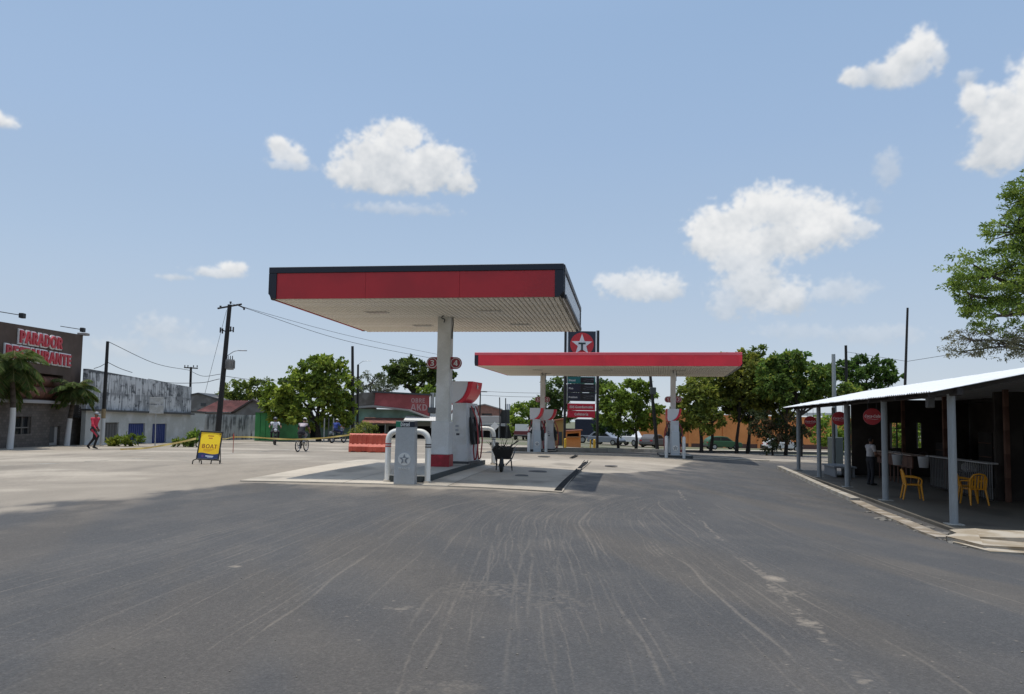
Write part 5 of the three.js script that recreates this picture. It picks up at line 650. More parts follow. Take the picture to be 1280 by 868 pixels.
  for (const [px, lab] of [[404.5, 'pale post under the roadside tree, left of three'], [410, 'dull post under the roadside tree, middle of three'], [416, 'pale post under the roadside tree, right of three']]) { const p = at(px, 555, 57), o = thing('shade_post', lab, 'post', [p.x, g(p.x, 57), p.z], 0, 'posts under the roadside tree'); mesh('shaft', bar([0, 0, 0], [0, 1.75, 0], 0.05), std(px === 410 ? [0.1, 0.1, 0.1] : [0.4, 0.4, 0.38], 0.7), o); mesh('top_plate', bx(0.16, 0.03, 0.16, 0, 1.76, 0), DARKG, o); }
}
{ // red-walled shop with awning
  const F = face(430, 74, 560, 74), t = buildingAt('red_shop', 'red walled shop with faded white lettering and brown awning', 'building', F), q = (x, y) => F.hit(x, y), redM = std([0.36, 0.085, 0.085], 0.85, { map: mottle([1, 1, 1], [0.72, 0.68, 0.66], 3, { seed: 0.21 }) }), greyM = std([0.17, 0.15, 0.13], 0.9, { map: mottle([1, 1, 1], [0.6, 0.58, 0.55], 2) }), teal = std([0.24, 0.38, 0.31], 0.8, { map: mottle([1, 1, 1], [0.75, 0.75, 0.72], 2) });
  mesh('upper_wall', prism([q(468, 510), q(512, 513), q(537, 521), q(537, 494.5), q(470, 490.5)], 0.25).translate(0, 0, 0.05), redM, t);
  mesh('grey_gable', prism([q(436, 512), q(470, 512), q(470, 490.5), q(452, 491), q(436, 496)], 0.25).translate(0, 0, -0.3), greyM, t); mesh('tin_edge', prism([q(440, 509), q(468, 507), q(512, 512), q(538, 521.5), q(538, 523.5), q(512, 514), q(468, 509.5), q(440, 511)], 0.9).translate(0, 0, 0.1), std([0.3, 0.28, 0.26], 0.7), t);
  mesh('teal_wall', prism([q(440, 527), q(545, 528), q(545, 513), q(440, 511)], 0.2).translate(0, 0, -0.2), teal, t); mesh('roof_line', prism([q(466, 489), q(540, 493), q(540, 495), q(466, 491)], 0.6).translate(0, 0, -0.2), DARKG, t);
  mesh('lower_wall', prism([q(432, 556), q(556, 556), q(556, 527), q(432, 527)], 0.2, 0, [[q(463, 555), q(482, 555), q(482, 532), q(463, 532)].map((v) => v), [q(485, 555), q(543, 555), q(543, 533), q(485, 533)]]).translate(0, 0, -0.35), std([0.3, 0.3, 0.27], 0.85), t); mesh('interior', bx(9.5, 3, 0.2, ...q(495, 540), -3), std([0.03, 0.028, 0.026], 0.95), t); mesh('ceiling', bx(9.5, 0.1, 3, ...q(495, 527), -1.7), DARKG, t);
  const aw = (x0, y0, x1, y1, m, n) => { const [a, b] = q(x0, y0), [c, d] = q(x1, y1); mesh('awning', bx(c - a, 0.05, 1.9, (a + c) / 2, (b + d) / 2, 0.9, 0, 0.26), m, t); }; aw(456, 525, 512, 527, std([0.3, 0.12, 0.09], 0.8, { map: mottle([1, 1, 1], [0.6, 0.55, 0.5], 1) })); aw(508, 520, 550, 526, std([0.6, 0.58, 0.55], 0.6));
  for (const px of [461, 464, 485, 512]) mesh('awning_post', bar([q(px, 528)[0], q(px, 528)[1], 1.6], [q(px, 528)[0], -1, 1.6], 0.05), std([0.3, 0.29, 0.27], 0.7), t);
  const r = rng(8); mesh('lettering', [['AKD', 524, 509.5, 0.62, 1.6], ['OBRE', 523, 501, 0.42, 1.3]].map(([s, px, py, h, w]) => { const [a, b] = q(px, py); return text(s, h, 0.02, 0, w).translate(a, b, 0.31); }), std([0.42, 0.26, 0.25], 0.8), t);
  for (const px of [540, 546]) mesh('pillar', bx(0.35, 3.2, 0.35, ...q(px, 512), -0.1), std([0.4, 0.4, 0.38], 0.8), t); mesh('balcony', bx(1.5, 0.5, 0.6, ...q(545, 513), 0.1), DARKG, t); mesh('white_wall', prism([q(538, 535), q(556, 535), q(556, 517), q(538, 517)], 0.2).translate(0, 0, 0.06), std([0.5, 0.51, 0.5], 0.8), t);
}
{ // brick house far down the road, with a tin lean-to
  const F = face(588, 96, 648, 96), t = buildingAt('brick_house', 'unplastered brick house far down the road', 'building', F), q = (x, y) => F.hit(x, y), br = std([1, 1, 1], 0.9, { map: tex(128, 128, (u, v) => { const n = 0.75 + 0.5 * pfbm(u, v, 16, 3), j = (v * 12) % 1 < 0.16; return j ? [0.2 * n, 0.15 * n, 0.12 * n] : [0.27 * n, 0.13 * n, 0.095 * n]; }, [1.6, 1.6]) });
  mesh('wall', prism([q(588, 520), q(625, 520), q(627, 512), q(606, 506), q(588, 509)], 5, 0, [[q(602, 519.3), q(615, 519.3), q(615, 517), q(602, 517)]]).translate(0, 0, -5), br, t); mesh('window', bx(1.4, 0.45, 0.05, ...q(608.5, 518), -0.2), GLASS, t); mesh('roof', prism([q(586, 508.6), q(606, 505), q(628, 511.5), q(628, 513), q(606, 506.4), q(586, 510)], 5.4).translate(0, 0, -5.2), std([0.3, 0.27, 0.25], 0.8), t);
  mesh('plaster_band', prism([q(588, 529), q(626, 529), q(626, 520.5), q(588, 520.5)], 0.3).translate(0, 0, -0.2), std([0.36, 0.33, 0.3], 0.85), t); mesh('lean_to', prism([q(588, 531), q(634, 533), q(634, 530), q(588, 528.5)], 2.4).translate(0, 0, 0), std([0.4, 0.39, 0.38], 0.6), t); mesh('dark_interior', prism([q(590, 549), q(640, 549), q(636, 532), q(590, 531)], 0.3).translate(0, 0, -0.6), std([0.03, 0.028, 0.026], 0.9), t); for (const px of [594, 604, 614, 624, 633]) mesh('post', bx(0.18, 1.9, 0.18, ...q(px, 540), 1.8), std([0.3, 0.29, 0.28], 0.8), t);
  mesh('tank_stack', [0, 1, 2].map((i) => bx(0.19, 0.8, 0.3, q(632 + i * 2.4, 510)[0], q(632, 509)[1], -1.2)), std([0.55, 0.56, 0.56], 0.6), t); mesh('stair_tower', prism([q(624, 530), q(637, 530), q(637, 512.5), q(624, 512.5)], 2).translate(0, 0, -3), std([0.06, 0.06, 0.055], 0.9), t);
}
{ // long orange wall and small kiosks beyond the park
  const F = face(700, 92, 1130, 100), t = buildingAt('orange_wall', 'long bright orange building wall behind the park trees', 'building', F), om = std([0.82, 0.31, 0.1], 0.85, { map: mottle([1, 1, 1], [0.86, 0.83, 0.78], 5, { seed: 0.31 }) }), y1 = F.hit(850, 517)[1];
  wall(F, 0, [[F.hit(800, 540)[0], -2.6], [F.len, -2.6], [F.len, y1 - 0.3], [F.hit(800, 540)[0], y1]], [], 0.3, om, t); mesh('dark_base', bx(F.len - F.hit(800, 540)[0], 1.2, 0.06, (F.len + F.hit(800, 540)[0]) / 2, F.hit(900, 553.5)[1] - 0.75, 0.034), std([0.12, 0.06, 0.045], 0.9), t); mesh('roof_edge', bx(22, 0.35, 3, F.hit(850, 516)[0] + 10, y1 + 0.2, -1.3), std([0.6, 0.6, 0.58], 0.6), t); for (const px of [862, 905, 948, 990]) mesh('pilaster', bx(0.35, 5, 0.12, F.hit(px, 540)[0], y1 - 2.7, 0.066), om, t);
  const F2 = face(703, 66, 727, 66), k = buildingAt('orange_kiosk', 'small orange kiosk behind the left sign pole', 'kiosk', F2), q = (x, y) => F2.hit(x, y); mesh('wall', prism([q(707, 560), q(726, 560), q(726, 538.5), q(707, 540)], 1.5, 0, [[q(709, 546), q(724, 546), q(724, 541.5), q(709, 542.5)]]).translate(0, 0, -1.5), om, k); mesh('counter', prism([q(707, 547), q(726, 547), q(726, 546), q(707, 546)], 0.3), std([0.4, 0.2, 0.08], 0.8), k); mesh('interior', bx(1.2, 1.2, 0.1, ...q(716, 545), -1.4), DARKG, k); mesh('roof', prism([q(705, 540), q(728, 538.5), q(728, 537.4), q(705, 538.8)], 1.9).translate(0, 0, -1.6), std([0.3, 0.1, 0.05], 0.8), k);
  const F3 = face(694, 70, 706, 70), k3 = buildingAt('yellow_hut', 'ochre hut between the far pumps and the sign', 'kiosk', F3); const s = (x, y) => F3.hit(x, y); mesh('wall', prism([s(694, 560), s(705, 560), s(705, 524), s(694, 526)], 1.6).translate(0, 0, -1.6), std([0.42, 0.24, 0.08], 0.85), k3); mesh('roof', prism([s(693, 526.5), s(706, 524.5), s(706, 523.2), s(693, 525)], 2).translate(0, 0, -1.8), std([0.4, 0.15, 0.08], 0.8), k3); mesh('door', prism([s(698, 560), s(702.5, 560), s(702.5, 540), s(698, 540)], 0.04), DARKG, k3);
}

// ---------------------------------------------------------------- open-sided cafe on the right
const level = (px, py, y) => { const d = bearing(px, py); return d.multiplyScalar((y - EYE) / d.y).add(camera.position); };
const FL = -0.7, K0 = level(1193, 656.5, FL), K1 = level(998, 588, FL), KU = K1.clone().sub(K0).setY(0).normalize(), KV = V(-KU.z, 0, KU.x), KTURN = Math.atan2(KV.x, KV.z) - Math.PI / 2;
const ks = (px, py) => { const p = level(px, py, FL).sub(K0); return [p.dot(KU), p.dot(KV)]; };
const kp = (s, t, y = FL) => K0.clone().addScaledVector(KU, s).addScaledVector(KV, t).setY(y);
// local axes of cafe groups: x = t (away from the road), z = -s (towards the camera)
{
  const KL = K0.distanceTo(K1), yaw = Math.atan2(-KV.z, KV.x);
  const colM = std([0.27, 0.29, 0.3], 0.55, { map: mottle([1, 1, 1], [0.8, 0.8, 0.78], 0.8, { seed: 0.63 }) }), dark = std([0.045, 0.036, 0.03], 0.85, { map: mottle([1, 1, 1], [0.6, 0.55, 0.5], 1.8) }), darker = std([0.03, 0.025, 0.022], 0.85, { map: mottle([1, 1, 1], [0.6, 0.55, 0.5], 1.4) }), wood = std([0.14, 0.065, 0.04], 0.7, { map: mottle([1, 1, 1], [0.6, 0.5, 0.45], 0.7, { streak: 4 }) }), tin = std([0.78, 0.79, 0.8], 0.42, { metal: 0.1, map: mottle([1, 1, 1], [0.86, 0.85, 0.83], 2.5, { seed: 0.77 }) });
  const t = thing('cafe', 'open-sided cafe with grey columns and a white tin roof', 'building', [K0.x, FL, K0.z], yaw), B = (w, h, d, tt, y, s, m, n, p = t) => mesh(n, rb(w, h, d, 0.015, tt, y, -s), m, p);
  // floor slab
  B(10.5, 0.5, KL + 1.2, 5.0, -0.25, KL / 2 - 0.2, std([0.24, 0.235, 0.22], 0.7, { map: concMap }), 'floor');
  const tops = 2.95, S = [0, 0, 0, 0, 0].map((_, i) => ks([1193, 1103, 1062, 1022, 998][i], [656.5, 626, 609.5, 597, 588][i])[0]);
  S.forEach((s, i) => { const q = new THREE.Group(); q.name = 'column'; q.position.set(i ? 0.02 : 0, 0, -s); t.add(q); mesh('shaft', cyl(0.088, 0.084, tops, 0, tops / 2, 0, 20), colM, q); mesh('footing', rb(0.34, 0.03, 0.34, 0.01, 0, 0.016, 0), concreteGrey, q); });
  for (const [s, tt] of [[13.6, 0.9], [18.2, 1.3]]) { const q = new THREE.Group(); q.name = 'column'; q.position.set(tt, 0, -s); t.add(q); mesh('shaft', cyl(0.075, 0.075, tops, 0, tops / 2, 0, 14), colM, q); }
  for (const s of [0.9, 6.2, 11.2, 16]) { const q = new THREE.Group(); q.name = 'inner_post'; q.position.set(s === 0.9 ? 1.75 : 3.6, 0, -s - (s === 0.9 ? 4.2 : 0)); t.add(q); mesh('shaft', rb(0.13, 3.3, 0.13, 0.01, 0, 1.65, 0), s > 5 ? wood : colM, q); }
  // roof: eave sheets rising away from the road, each a corrugated sheet of its own
  const pitch = 0.22, eT = -0.62, rT = 3.1, nS = 24, s0 = -0.55, s1 = KL + 0.3, y0 = tops + 0.12 - pitch * 0.6;
  const sheetGeo = (w, t0, t1, ya, pitch = 0.22) => { const n = 10, P = [], I = [], L = 6; for (let k = 0; k <= 1; k++) for (let j = 0; j <= L; j++) for (let i = 0; i <= n; i++) { const tt = mix(t0, t1, j / L); P.push(tt, ya + (tt - t0) * pitch + (i % 2) * 0.03 - k * 0.012, -(i / n) * w); } const N = (n + 1) * (L + 1); for (let k = 0; k < 2; k++) for (let j = 0; j < L; j++) for (let i = 0; i < n; i++) { const a = k * N + j * (n + 1) + i; I.push(a, a + 1, a + n + 2, a, a + n + 2, a + n + 1); } for (let i = 0; i < n; i++) { I.push(i, i + 1, N + i + 1, i, N + i + 1, N + i); } const q = new THREE.BufferGeometry(); q.setAttribute('position', new THREE.Float32BufferAttribute(P, 3)); q.setIndex(I); const r = q.toNonIndexed(); r.computeVertexNormals(); return uvBox(r); };
  const sg = sheetGeo((s1 - s0) / nS, eT, rT, y0), sg2 = sheetGeo((s1 - s0) / nS, 0, 6.6, y0 + (rT - eT) * pitch - 6.6 * 0.12, 0.12);
  for (let i = 0; i < nS; i++) { const q = mesh('roof_sheet', sg, tin, t); q.position.set(i < 2 ? 0.02 : 0, (i % 2) * 0.006, -(s0 + (s1 - s0) * i / nS)); const q2 = mesh('roof_sheet', sg2, tin, t); q2.position.set(rT + 6.6, 0, -(s0 + (s1 - s0) * i / nS)); q2.scale.x = -1; }
  for (const tt of [0, 3.1, 6.4]) B(0.12, 0.16, KL + 1.2, tt, y0 + (tt < 3.2 ? (tt - eT) : (rT - eT) - (tt - rT) * 0.545) * pitch - 0.12, KL / 2 + 0.05, darker, 'beam');
  for (let i = 0; i < 9; i++) { const s = mix(s0 + 0.2, s1 - 0.2, i / 8), q = bx(rT - eT, 0.1, 0.06, 0, 0, 0, 0, 0, Math.atan(pitch)); mesh('rafter', q.translate((eT + rT) / 2, y0 + (rT - eT) / 2 * pitch - 0.075, -s), darker, t); }
  // enclosing walls: dark back wall with openings, far wall part, dark room on the near right
  const wy = 2.85; const kw = (px, py, tt) => { const d = bearing(px, py), k = (tt - camera.position.clone().sub(K0).dot(KV)) / d.dot(KV), p = d.multiplyScalar(k).add(camera.position).sub(K0); return [p.dot(KU), p.y + K0.y - FL]; }, wb = (x0, y0_, x1, y1) => { const a = kw(x0, y1, 6.6), b = kw(x1, y0_, 6.6); return rect(Math.min(a[0], b[0]), Math.min(a[1], b[1]), Math.max(a[0], b[0]), Math.max(a[1], b[1])); };
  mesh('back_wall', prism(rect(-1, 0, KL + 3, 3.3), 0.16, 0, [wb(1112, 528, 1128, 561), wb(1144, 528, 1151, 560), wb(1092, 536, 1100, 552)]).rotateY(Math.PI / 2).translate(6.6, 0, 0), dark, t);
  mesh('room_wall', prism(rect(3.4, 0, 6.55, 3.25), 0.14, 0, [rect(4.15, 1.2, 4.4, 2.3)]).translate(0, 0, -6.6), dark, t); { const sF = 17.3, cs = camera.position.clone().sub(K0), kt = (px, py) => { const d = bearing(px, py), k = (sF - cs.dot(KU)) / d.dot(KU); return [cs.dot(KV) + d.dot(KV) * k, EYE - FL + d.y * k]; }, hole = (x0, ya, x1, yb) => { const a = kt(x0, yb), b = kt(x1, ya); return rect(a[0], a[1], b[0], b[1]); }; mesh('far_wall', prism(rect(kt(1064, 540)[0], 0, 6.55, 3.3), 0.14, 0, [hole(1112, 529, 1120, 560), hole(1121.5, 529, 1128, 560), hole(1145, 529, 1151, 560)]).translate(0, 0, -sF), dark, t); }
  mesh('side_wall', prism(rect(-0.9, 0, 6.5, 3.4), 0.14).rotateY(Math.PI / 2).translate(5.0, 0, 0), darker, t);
  // bar counter and slatted railing
  const ctr = (s, len, tt) => { const q = new THREE.Group(); q.name = 'counter'; q.position.set(tt, 0, -s); t.add(q); mesh('counter_top', rb(0.5, 0.05, len, 0.015, 0, 1.12, 0), std([0.28, 0.2, 0.16], 0.5), q); mesh('front_panel', rb(0.05, 0.42, len - 0.1, 0.01, -0.16, 0.86, 0), wood, q); for (let i = 0; i < 9; i++) mesh('slat', rb(0.03, 0.62, 0.09, 0.008, -0.16, 0.33, (i - 4) / 9 * (len - 0.1)), wood, q); };
  ctr(13.2, 4.6, 2.6);
  { const q = new THREE.Group(); q.name = 'railing'; t.add(q); const sA = 10.6, sB = 5.4; q.position.set(2.9, 0, 0); mesh('rail', rb(0.3, 0.045, sA - sB, 0.012, 0, 1.14, -(sA + sB) / 2), std([0.34, 0.33, 0.32], 0.5), q); mesh('rail', rb(0.04, 0.05, sA - sB, 0.012, 0, 0.1, -(sA + sB) / 2), darker, q); for (let i = 0; i < 34; i++) mesh('baluster', rb(0.028, 1.0, 0.03, 0.006, 0, 0.62, -mix(sB, sA, (i + 0.5) / 34)), std([0.16, 0.155, 0.15], 0.6), q); }
  for (const [s, tt, w, h] of [[8, 4.4, 0.9, 1.9], [12, 5.5, 1.2, 2.0], [15.5, 5.2, 1.4, 1.5]]) { const q = mesh('cabinet', rb(0.6, h, w, 0.02, tt, h / 2, -s), darker, t); mesh('shelf_front', [0.3, 0.55, 0.8].map((k) => rb(0.03, 0.03, w - 0.1, 0.008, tt - 0.31, h * k, -s)), wood, q); }
  mesh('shelf', [rb(0.25, 0.03, 3.8, 0.01, 4.85, 1.15, -2.2), rb(0.25, 0.03, 3.8, 0.01, 4.85, 1.7, -2.2)], darker, t);
  mesh('bench', [rb(0.9, 0.07, 2.4, 0.015, 1.1, 0.42, -16.3), rb(0.06, 0.4, 2.2, 0.01, 1.45, 0.2, -16.3), rb(0.06, 0.4, 2.2, 0.01, 0.75, 0.2, -16.3)], std([0.2, 0.21, 0.22], 0.6), t);
  mesh('bracket_lamp', [rb(0.16, 0.26, 0.2, 0.03, -0.12, tops - 0.2, -1.0), bar([-0.05, tops, -0.6], [-0.12, tops - 0.1, -0.95], 0.025)], std([0.06, 0.06, 0.06], 0.6), t);

  // kerb, broken edge and sunlit doorstep
  const kl = [[977, 586], [1000, 596], [1030, 610], [1074, 628.5]].map(([x, y]) => toXZ(x, y)); const kbs = struct('cafe_kerb', kerb(kl.map((v) => v).reverse(), -0.22, 0.13), std([0.42, 0.385, 0.33], 0.9, { map: mottle([1, 1, 1], [0.72, 0.68, 0.62], 1.1, { seed: 0.5 }) }));
  const kd = [[1076, 629], [1105, 642], [1140, 656], [1170, 669], [1192, 677]].map(([x, y]) => toXZ(x, y)); struct('broken_kerb', kerb(kd.reverse(), -0.3, 0.07), std([0.36, 0.31, 0.25], 0.95, { map: mottle([1, 1, 1], [0.6, 0.55, 0.48], 0.9, { seed: 0.9 }) }));
  const ds = [[1184, 677], [1230, 689], [1330, 694], [1500, 694]].map(([x, y]) => toXZ(x, y)); const step = struct('doorstep', [kerb(ds, -2.4, 0.1), kerb(ds.map(([x, z]) => [x - 0.1, z - 0.34]), -0.5, 0.035)], std([0.42, 0.365, 0.29], 0.92, { map: mottle([1, 1, 1], [0.7, 0.64, 0.55], 1.4, { seed: 0.25 }) }));
  const r = rng(77), rub = []; for (let i = 0; i < 70; i++) { const px = 1080 + r() * 130, py = 634 + (px - 1080) * 0.34 + (r() - 0.3) * 12, p = gp(px, py, 0.01); rub.push(new THREE.DodecahedronGeometry(0.02 + r() ** 2 * 0.07, 0).scale(1 + r(), 0.5, 1 + r()).rotateY(r() * 6).translate(p.x, p.y, p.z)); } const rubm = mesh('rubble', rub, std([0.16, 0.145, 0.125], 0.95)); rubm.userData.kind = 'stuff'; tag(rubm, 'broken concrete bits along the cafe edge', 'rubble');
  // hanging round signs
  const rb_ = canvasTex(256, 256, (x, w, h) => { x.fillStyle = '#b0101c'; x.fillRect(0, 0, w, h); x.fillStyle = '#f2e9e6'; x.textAlign = 'center'; x.font = 'italic bold 62px serif'; x.save(); x.translate(w / 2, h / 2 + 16); x.fillText('Coca-Cola', 0, 0, 236); x.restore(); x.strokeStyle = '#f2e9e6'; x.lineWidth = 4; x.beginPath(); x.moveTo(40, 168); x.bezierCurveTo(100, 150, 150, 190, 216, 164); x.stroke(); });
  const sm = std([0.8, 0.8, 0.8], 0.4, { map: rb_ }), rimM = std([0.4, 0.03, 0.04], 0.4);
  for (const [px, py, Z, lab] of [[1090.5, 521, 23.4, 'round red soda sign nearest the camera under the cafe eave'], [1049.5, 523.5, 27.6, 'middle round red soda sign under the cafe eave'], [1013, 527.5, 33.2, 'farthest round red soda sign under the cafe eave']]) {
    const p = at(px, py, Z), R = 0.25, s = thing('round_sign', lab, 'sign', p, Math.atan2(-p.x, -p.z) * 0.7, 'round soda signs'); const c = new THREE.CircleGeometry(R - 0.008, 36); mesh('face', c.translate(0, 0, 0.032), sm, s); mesh('face', c.clone().rotateY(Math.PI), sm, s).position.z = 0; mesh('drum', cyl(R, R, 0.055, 0, 0, 0, 36, 'z'), rimM, s); mesh('hanger', [bar([-0.12, R * 0.85, 0], [-0.12, 0.62, 0], 0.008), bar([0.12, R * 0.85, 0], [0.12, 0.62, 0], 0.008)], DARKG, s);
  }
  // plastic chairs
  const yel = std([0.62, 0.26, 0.012], 0.42);
  const chair0 = thing('plastic_chair', 'yellow plastic armchair standing alone by the railing', 'chair', kp(...ks(1141, 624.5)), 1.25, 'yellow plastic chairs');
  { const c = chair0; for (const [x, z] of [[-1, 1], [1, 1], [-1, -1], [1, -1]]) mesh('leg', [bar([x * 0.25, 0, z * 0.25 - (z < 0 ? 0.04 : 0)], [x * 0.21, 0.44, z * 0.2], 0.022, 0.032, 8)], yel, c); mesh('seat', rb(0.46, 0.035, 0.45, 0.017, 0, 0.44, 0), yel, c); const bk = []; for (let i = 0; i < 5; i++) bk.push(rb(0.052, 0.36, 0.018, 0.008, (i - 2) * 0.083, 0.64, -0.235 - 0.0, 0, -0.16)); mesh('backrest', bk.concat([tube([[-0.22, 0.45, -0.2], [-0.225, 0.72, -0.25], [-0.15, 0.84, -0.28], [0, 0.87, -0.285], [0.15, 0.84, -0.28], [0.225, 0.72, -0.25], [0.22, 0.45, -0.2]], 0.024, 30, 8)]), yel, c); for (const s of [-1, 1]) mesh('armrest', [tube([[s * 0.225, 0.68, -0.24], [s * 0.27, 0.67, -0.05], [s * 0.27, 0.65, 0.15], [s * 0.25, 0.58, 0.22], [s * 0.225, 0.44, 0.2]], 0.024, 20, 8)], yel, c); }
  chair0.children.length; copy(chair0, 'yellow plastic armchair facing away at the dark table', kp(...ks(1218, 631)), yaw + 3.3); copy(chair0, 'yellow plastic armchair mostly hidden behind the nearest column', kp(...ks(1206, 626)), yaw + 1.6);
  { const p = kp(...ks(1214, 620)), tb = thing('cafe_table', 'small dark square table behind the yellow chairs', 'table', p, yaw); mesh('table_top', rb(0.75, 0.04, 0.75, 0.015, 0, 0.74, 0), darker, tb); for (const [x, z] of [[-1, 1], [1, 1], [-1, -1], [1, -1]]) mesh('leg', rb(0.05, 0.72, 0.05, 0.01, x * 0.32, 0.36, z * 0.32), darker, tb);
    const bag = thing('white_bundle', 'crumpled pale bundle lying on the dark cafe table', 'bag', [p.x, p.y + 0.76, p.z], 0.4); const q = new THREE.IcosahedronGeometry(0.24, 4), pa = q.attributes.position; for (let i = 0; i < pa.count; i++) { const v = V(pa.getX(i), pa.getY(i), pa.getZ(i)), n = 0.75 + 0.5 * fbm(v.x * 9 + 4, v.y * 9 + v.z * 7, 3); pa.setXYZ(i, v.x * n * 1.1, Math.max(-0.12, v.y * n * 0.8), v.z * n); } q.computeVertexNormals(); mesh('sack', q.translate(0, 0.12, 0), std([0.5, 0.48, 0.46], 0.8), bag); mesh('knot', new THREE.ConeGeometry(0.07, 0.14, 9).translate(0.05, 0.34, 0), std([0.45, 0.43, 0.42], 0.8), bag); }
  const bucket = (px, py, Z, lab) => { const p = at(px, py, Z), b = thing('hanging_bucket', lab, 'bucket', p, 0, 'buckets on the cafe railing'); mesh('pail', new THREE.LatheGeometry([[0, -0.17], [0.13, -0.17], [0.17, 0.16], [0.18, 0.17], [0.165, 0.165], [0.12, -0.15], [0, -0.15]].map((v) => new THREE.Vector2(...v)), 20), std([0.3, 0.3, 0.3], 0.6), b); mesh('handle', tube([[-0.17, 0.16, 0], [-0.1, 0.28, 0], [0, 0.32, 0], [0.1, 0.28, 0], [0.17, 0.16, 0]], 0.008, 14, 5), DARKG, b); };
  bucket(1122, 575, 25.6, 'grey bucket hung on the railing nearest the standing person'); bucket(1155, 578, 23.8, 'dull grey bucket on the railing behind the lone yellow chair');
  // planter with a lamp pole beyond the cafe, and the customer at the counter
  person('person', 'person in a pale shirt and dark trousers standing at the cafe counter', kp(...ks(1089, 607)), yaw + 1.9, { elL: [0.26, 1.16, 0.08], wrL: [0.2, 1.08, 0.3], elR: [-0.26, 1.14, 0.04], wrR: [-0.18, 1.06, 0.27] }, { shirt: [0.42, 0.4, 0.4], pants: [0.016, 0.016, 0.02], shoes: [0.02, 0.02, 0.02] });
}

// ---------------------------------------------------------------- poles, lamps and wires
const concPole = std([0.2, 0.19, 0.175], 0.9, { map: mottle([1, 1, 1], [0.75, 0.73, 0.7], 1.2) }), darkPole = std([0.022, 0.02, 0.019], 0.85), wireM = std([0.02, 0.02, 0.022], 0.6);
function pole(name, label, bx_, by, tx, ty, Z, r0, r1, m, extra) { const a = at(bx_, by, Z), b = at(tx, ty, Z); a.y = Math.min(a.y, g(a.x, Z)) - 0.1; const t = thing(name, label, 'pole', a); const e = b.clone().sub(a); mesh('shaft', bar(V(0, 0, 0), e, r0, r1, 12), m, t); extra?.(t, e, (f) => e.clone().multiplyScalar(f)); return t; }
pole('utility_pole', 'leaning dark utility pole carrying a transformer and crossarm', 270.5, 557, 287, 381, 50, 0.19, 0.13, darkPole, (t, e, f) => {
  mesh('crossarm', [bar(e.clone().add(V(-0.75, -0.28, 0.1)), e.clone().add(V(0.75, 0.06, -0.1)), 0.06)], darkPole, t); mesh('crossarm', bar(e.clone().add(V(0.45, 0.02, 0)), e.clone().add(V(0.95, -0.2, 0)), 0.045), darkPole, t);
  for (const [x, y] of [[-0.6, -0.16], [0.05, 0.12], [0.95, -0.26]]) mesh('insulator', cyl(0.05, 0.07, 0.16, e.x + x, e.y + y, e.z, 10), DARKG, t);
  const k = f(0.82); for (const x of [-0.42, -0.28, 0.25, 0.42]) mesh('fuse_cutout', [cyl(0.05, 0.05, 0.34, k.x + x, k.y + (x % 0.2), k.z + 0.1, 8), bar([k.x, k.y - 0.15, k.z], [k.x + x, k.y, k.z + 0.1], 0.02)], darkPole, t);
  const tr = f(0.575), q = new THREE.Group(); q.name = 'transformer'; q.position.set(tr.x + 0.42, tr.y, tr.z + 0.1); t.add(q); mesh('tank', cyl(0.24, 0.28, 0.66, 0, 0, 0, 20), std([0.28, 0.27, 0.25], 0.6), q); mesh('cooling_fin', Array.from({ length: 8 }, (_, i) => bx(0.02, 0.5, 0.62, 0, 0, 0, i * 0.392)), std([0.2, 0.19, 0.18], 0.6), q); for (const x of [-0.14, 0, 0.14]) mesh('bushing', cyl(0.035, 0.025, 0.26, x, 0.45, 0, 8), darkPole, q); mesh('bracket', bx(0.4, 0.08, 0.1, -0.3, 0.1, 0), darkPole, q);
  const l0 = f(0.63), l = new THREE.Group(); l.name = 'street_lamp'; t.add(l); mesh('arm', tube([[l0.x + 0.05, l0.y, l0.z], [l0.x + 0.6, l0.y + 0.35, l0.z + 0.1], [l0.x + 0.95, l0.y + 0.42, l0.z + 0.15]], 0.025), LIGHTM, l); mesh('lamp_head', rb(0.55, 0.07, 0.2, 0.03, l0.x + 1.2, l0.y + 0.42, l0.z + 0.18), LIGHTM, l);
});
pole('utility_pole', 'slim leaning pole with whitewashed foot beside the walking person', 127, 557, 134.3, 427, 43.2, 0.11, 0.08, darkPole, (t, e, f) => { mesh('whitewash_band', bar(f(0.02), f(0.27), 0.118, 0.112, 14), std([0.55, 0.55, 0.53], 0.85), t); mesh('yellow_sleeve', bar(f(0.27), f(0.36), 0.112, 0.11, 14), std([0.3, 0.22, 0.12], 0.85), t); });
pole('utility_pole', 'short pole with crossarm behind the mildewed building', 237, 520, 238.5, 459, 62, 0.1, 0.09, darkPole, (t, e) => { mesh('crossarm', bar(e.clone().add(V(-0.55, -0.05, 0)), e.clone().add(V(0.55, -0.1, 0)), 0.05), darkPole, t); for (const x of [-0.5, -0.25, 0.2, 0.5]) mesh('insulator', cyl(0.035, 0.05, 0.16, e.x + x, e.y + 0.06, e.z, 8), DARKG, t); });
pole('utility_pole', 'tall thin pole right of the roadside tree', 441, 556, 440.5, 433, 58, 0.14, 0.1, darkPole); pole('utility_pole', 'shorter thin pole with a lamp arm by the round bush', 446.5, 556, 447.5, 456, 60, 0.11, 0.08, darkPole, (t, e) => { mesh('lamp_arm', tube([[e.x, e.y, e.z], [e.x + 0.4, e.y + 0.28, e.z], [e.x + 1, e.y + 0.32, e.z]], 0.02), LIGHTM, t); });
pole('utility_pole', 'thin far pole before the brick house', 599, 550, 600.5, 490, 90, 0.09, 0.07, darkPole, (t, e) => mesh('crossarm', bar(e.clone().add(V(-0.1, 0, 0)), e.clone().add(V(0.8, 0, 0)), 0.04), darkPole, t));
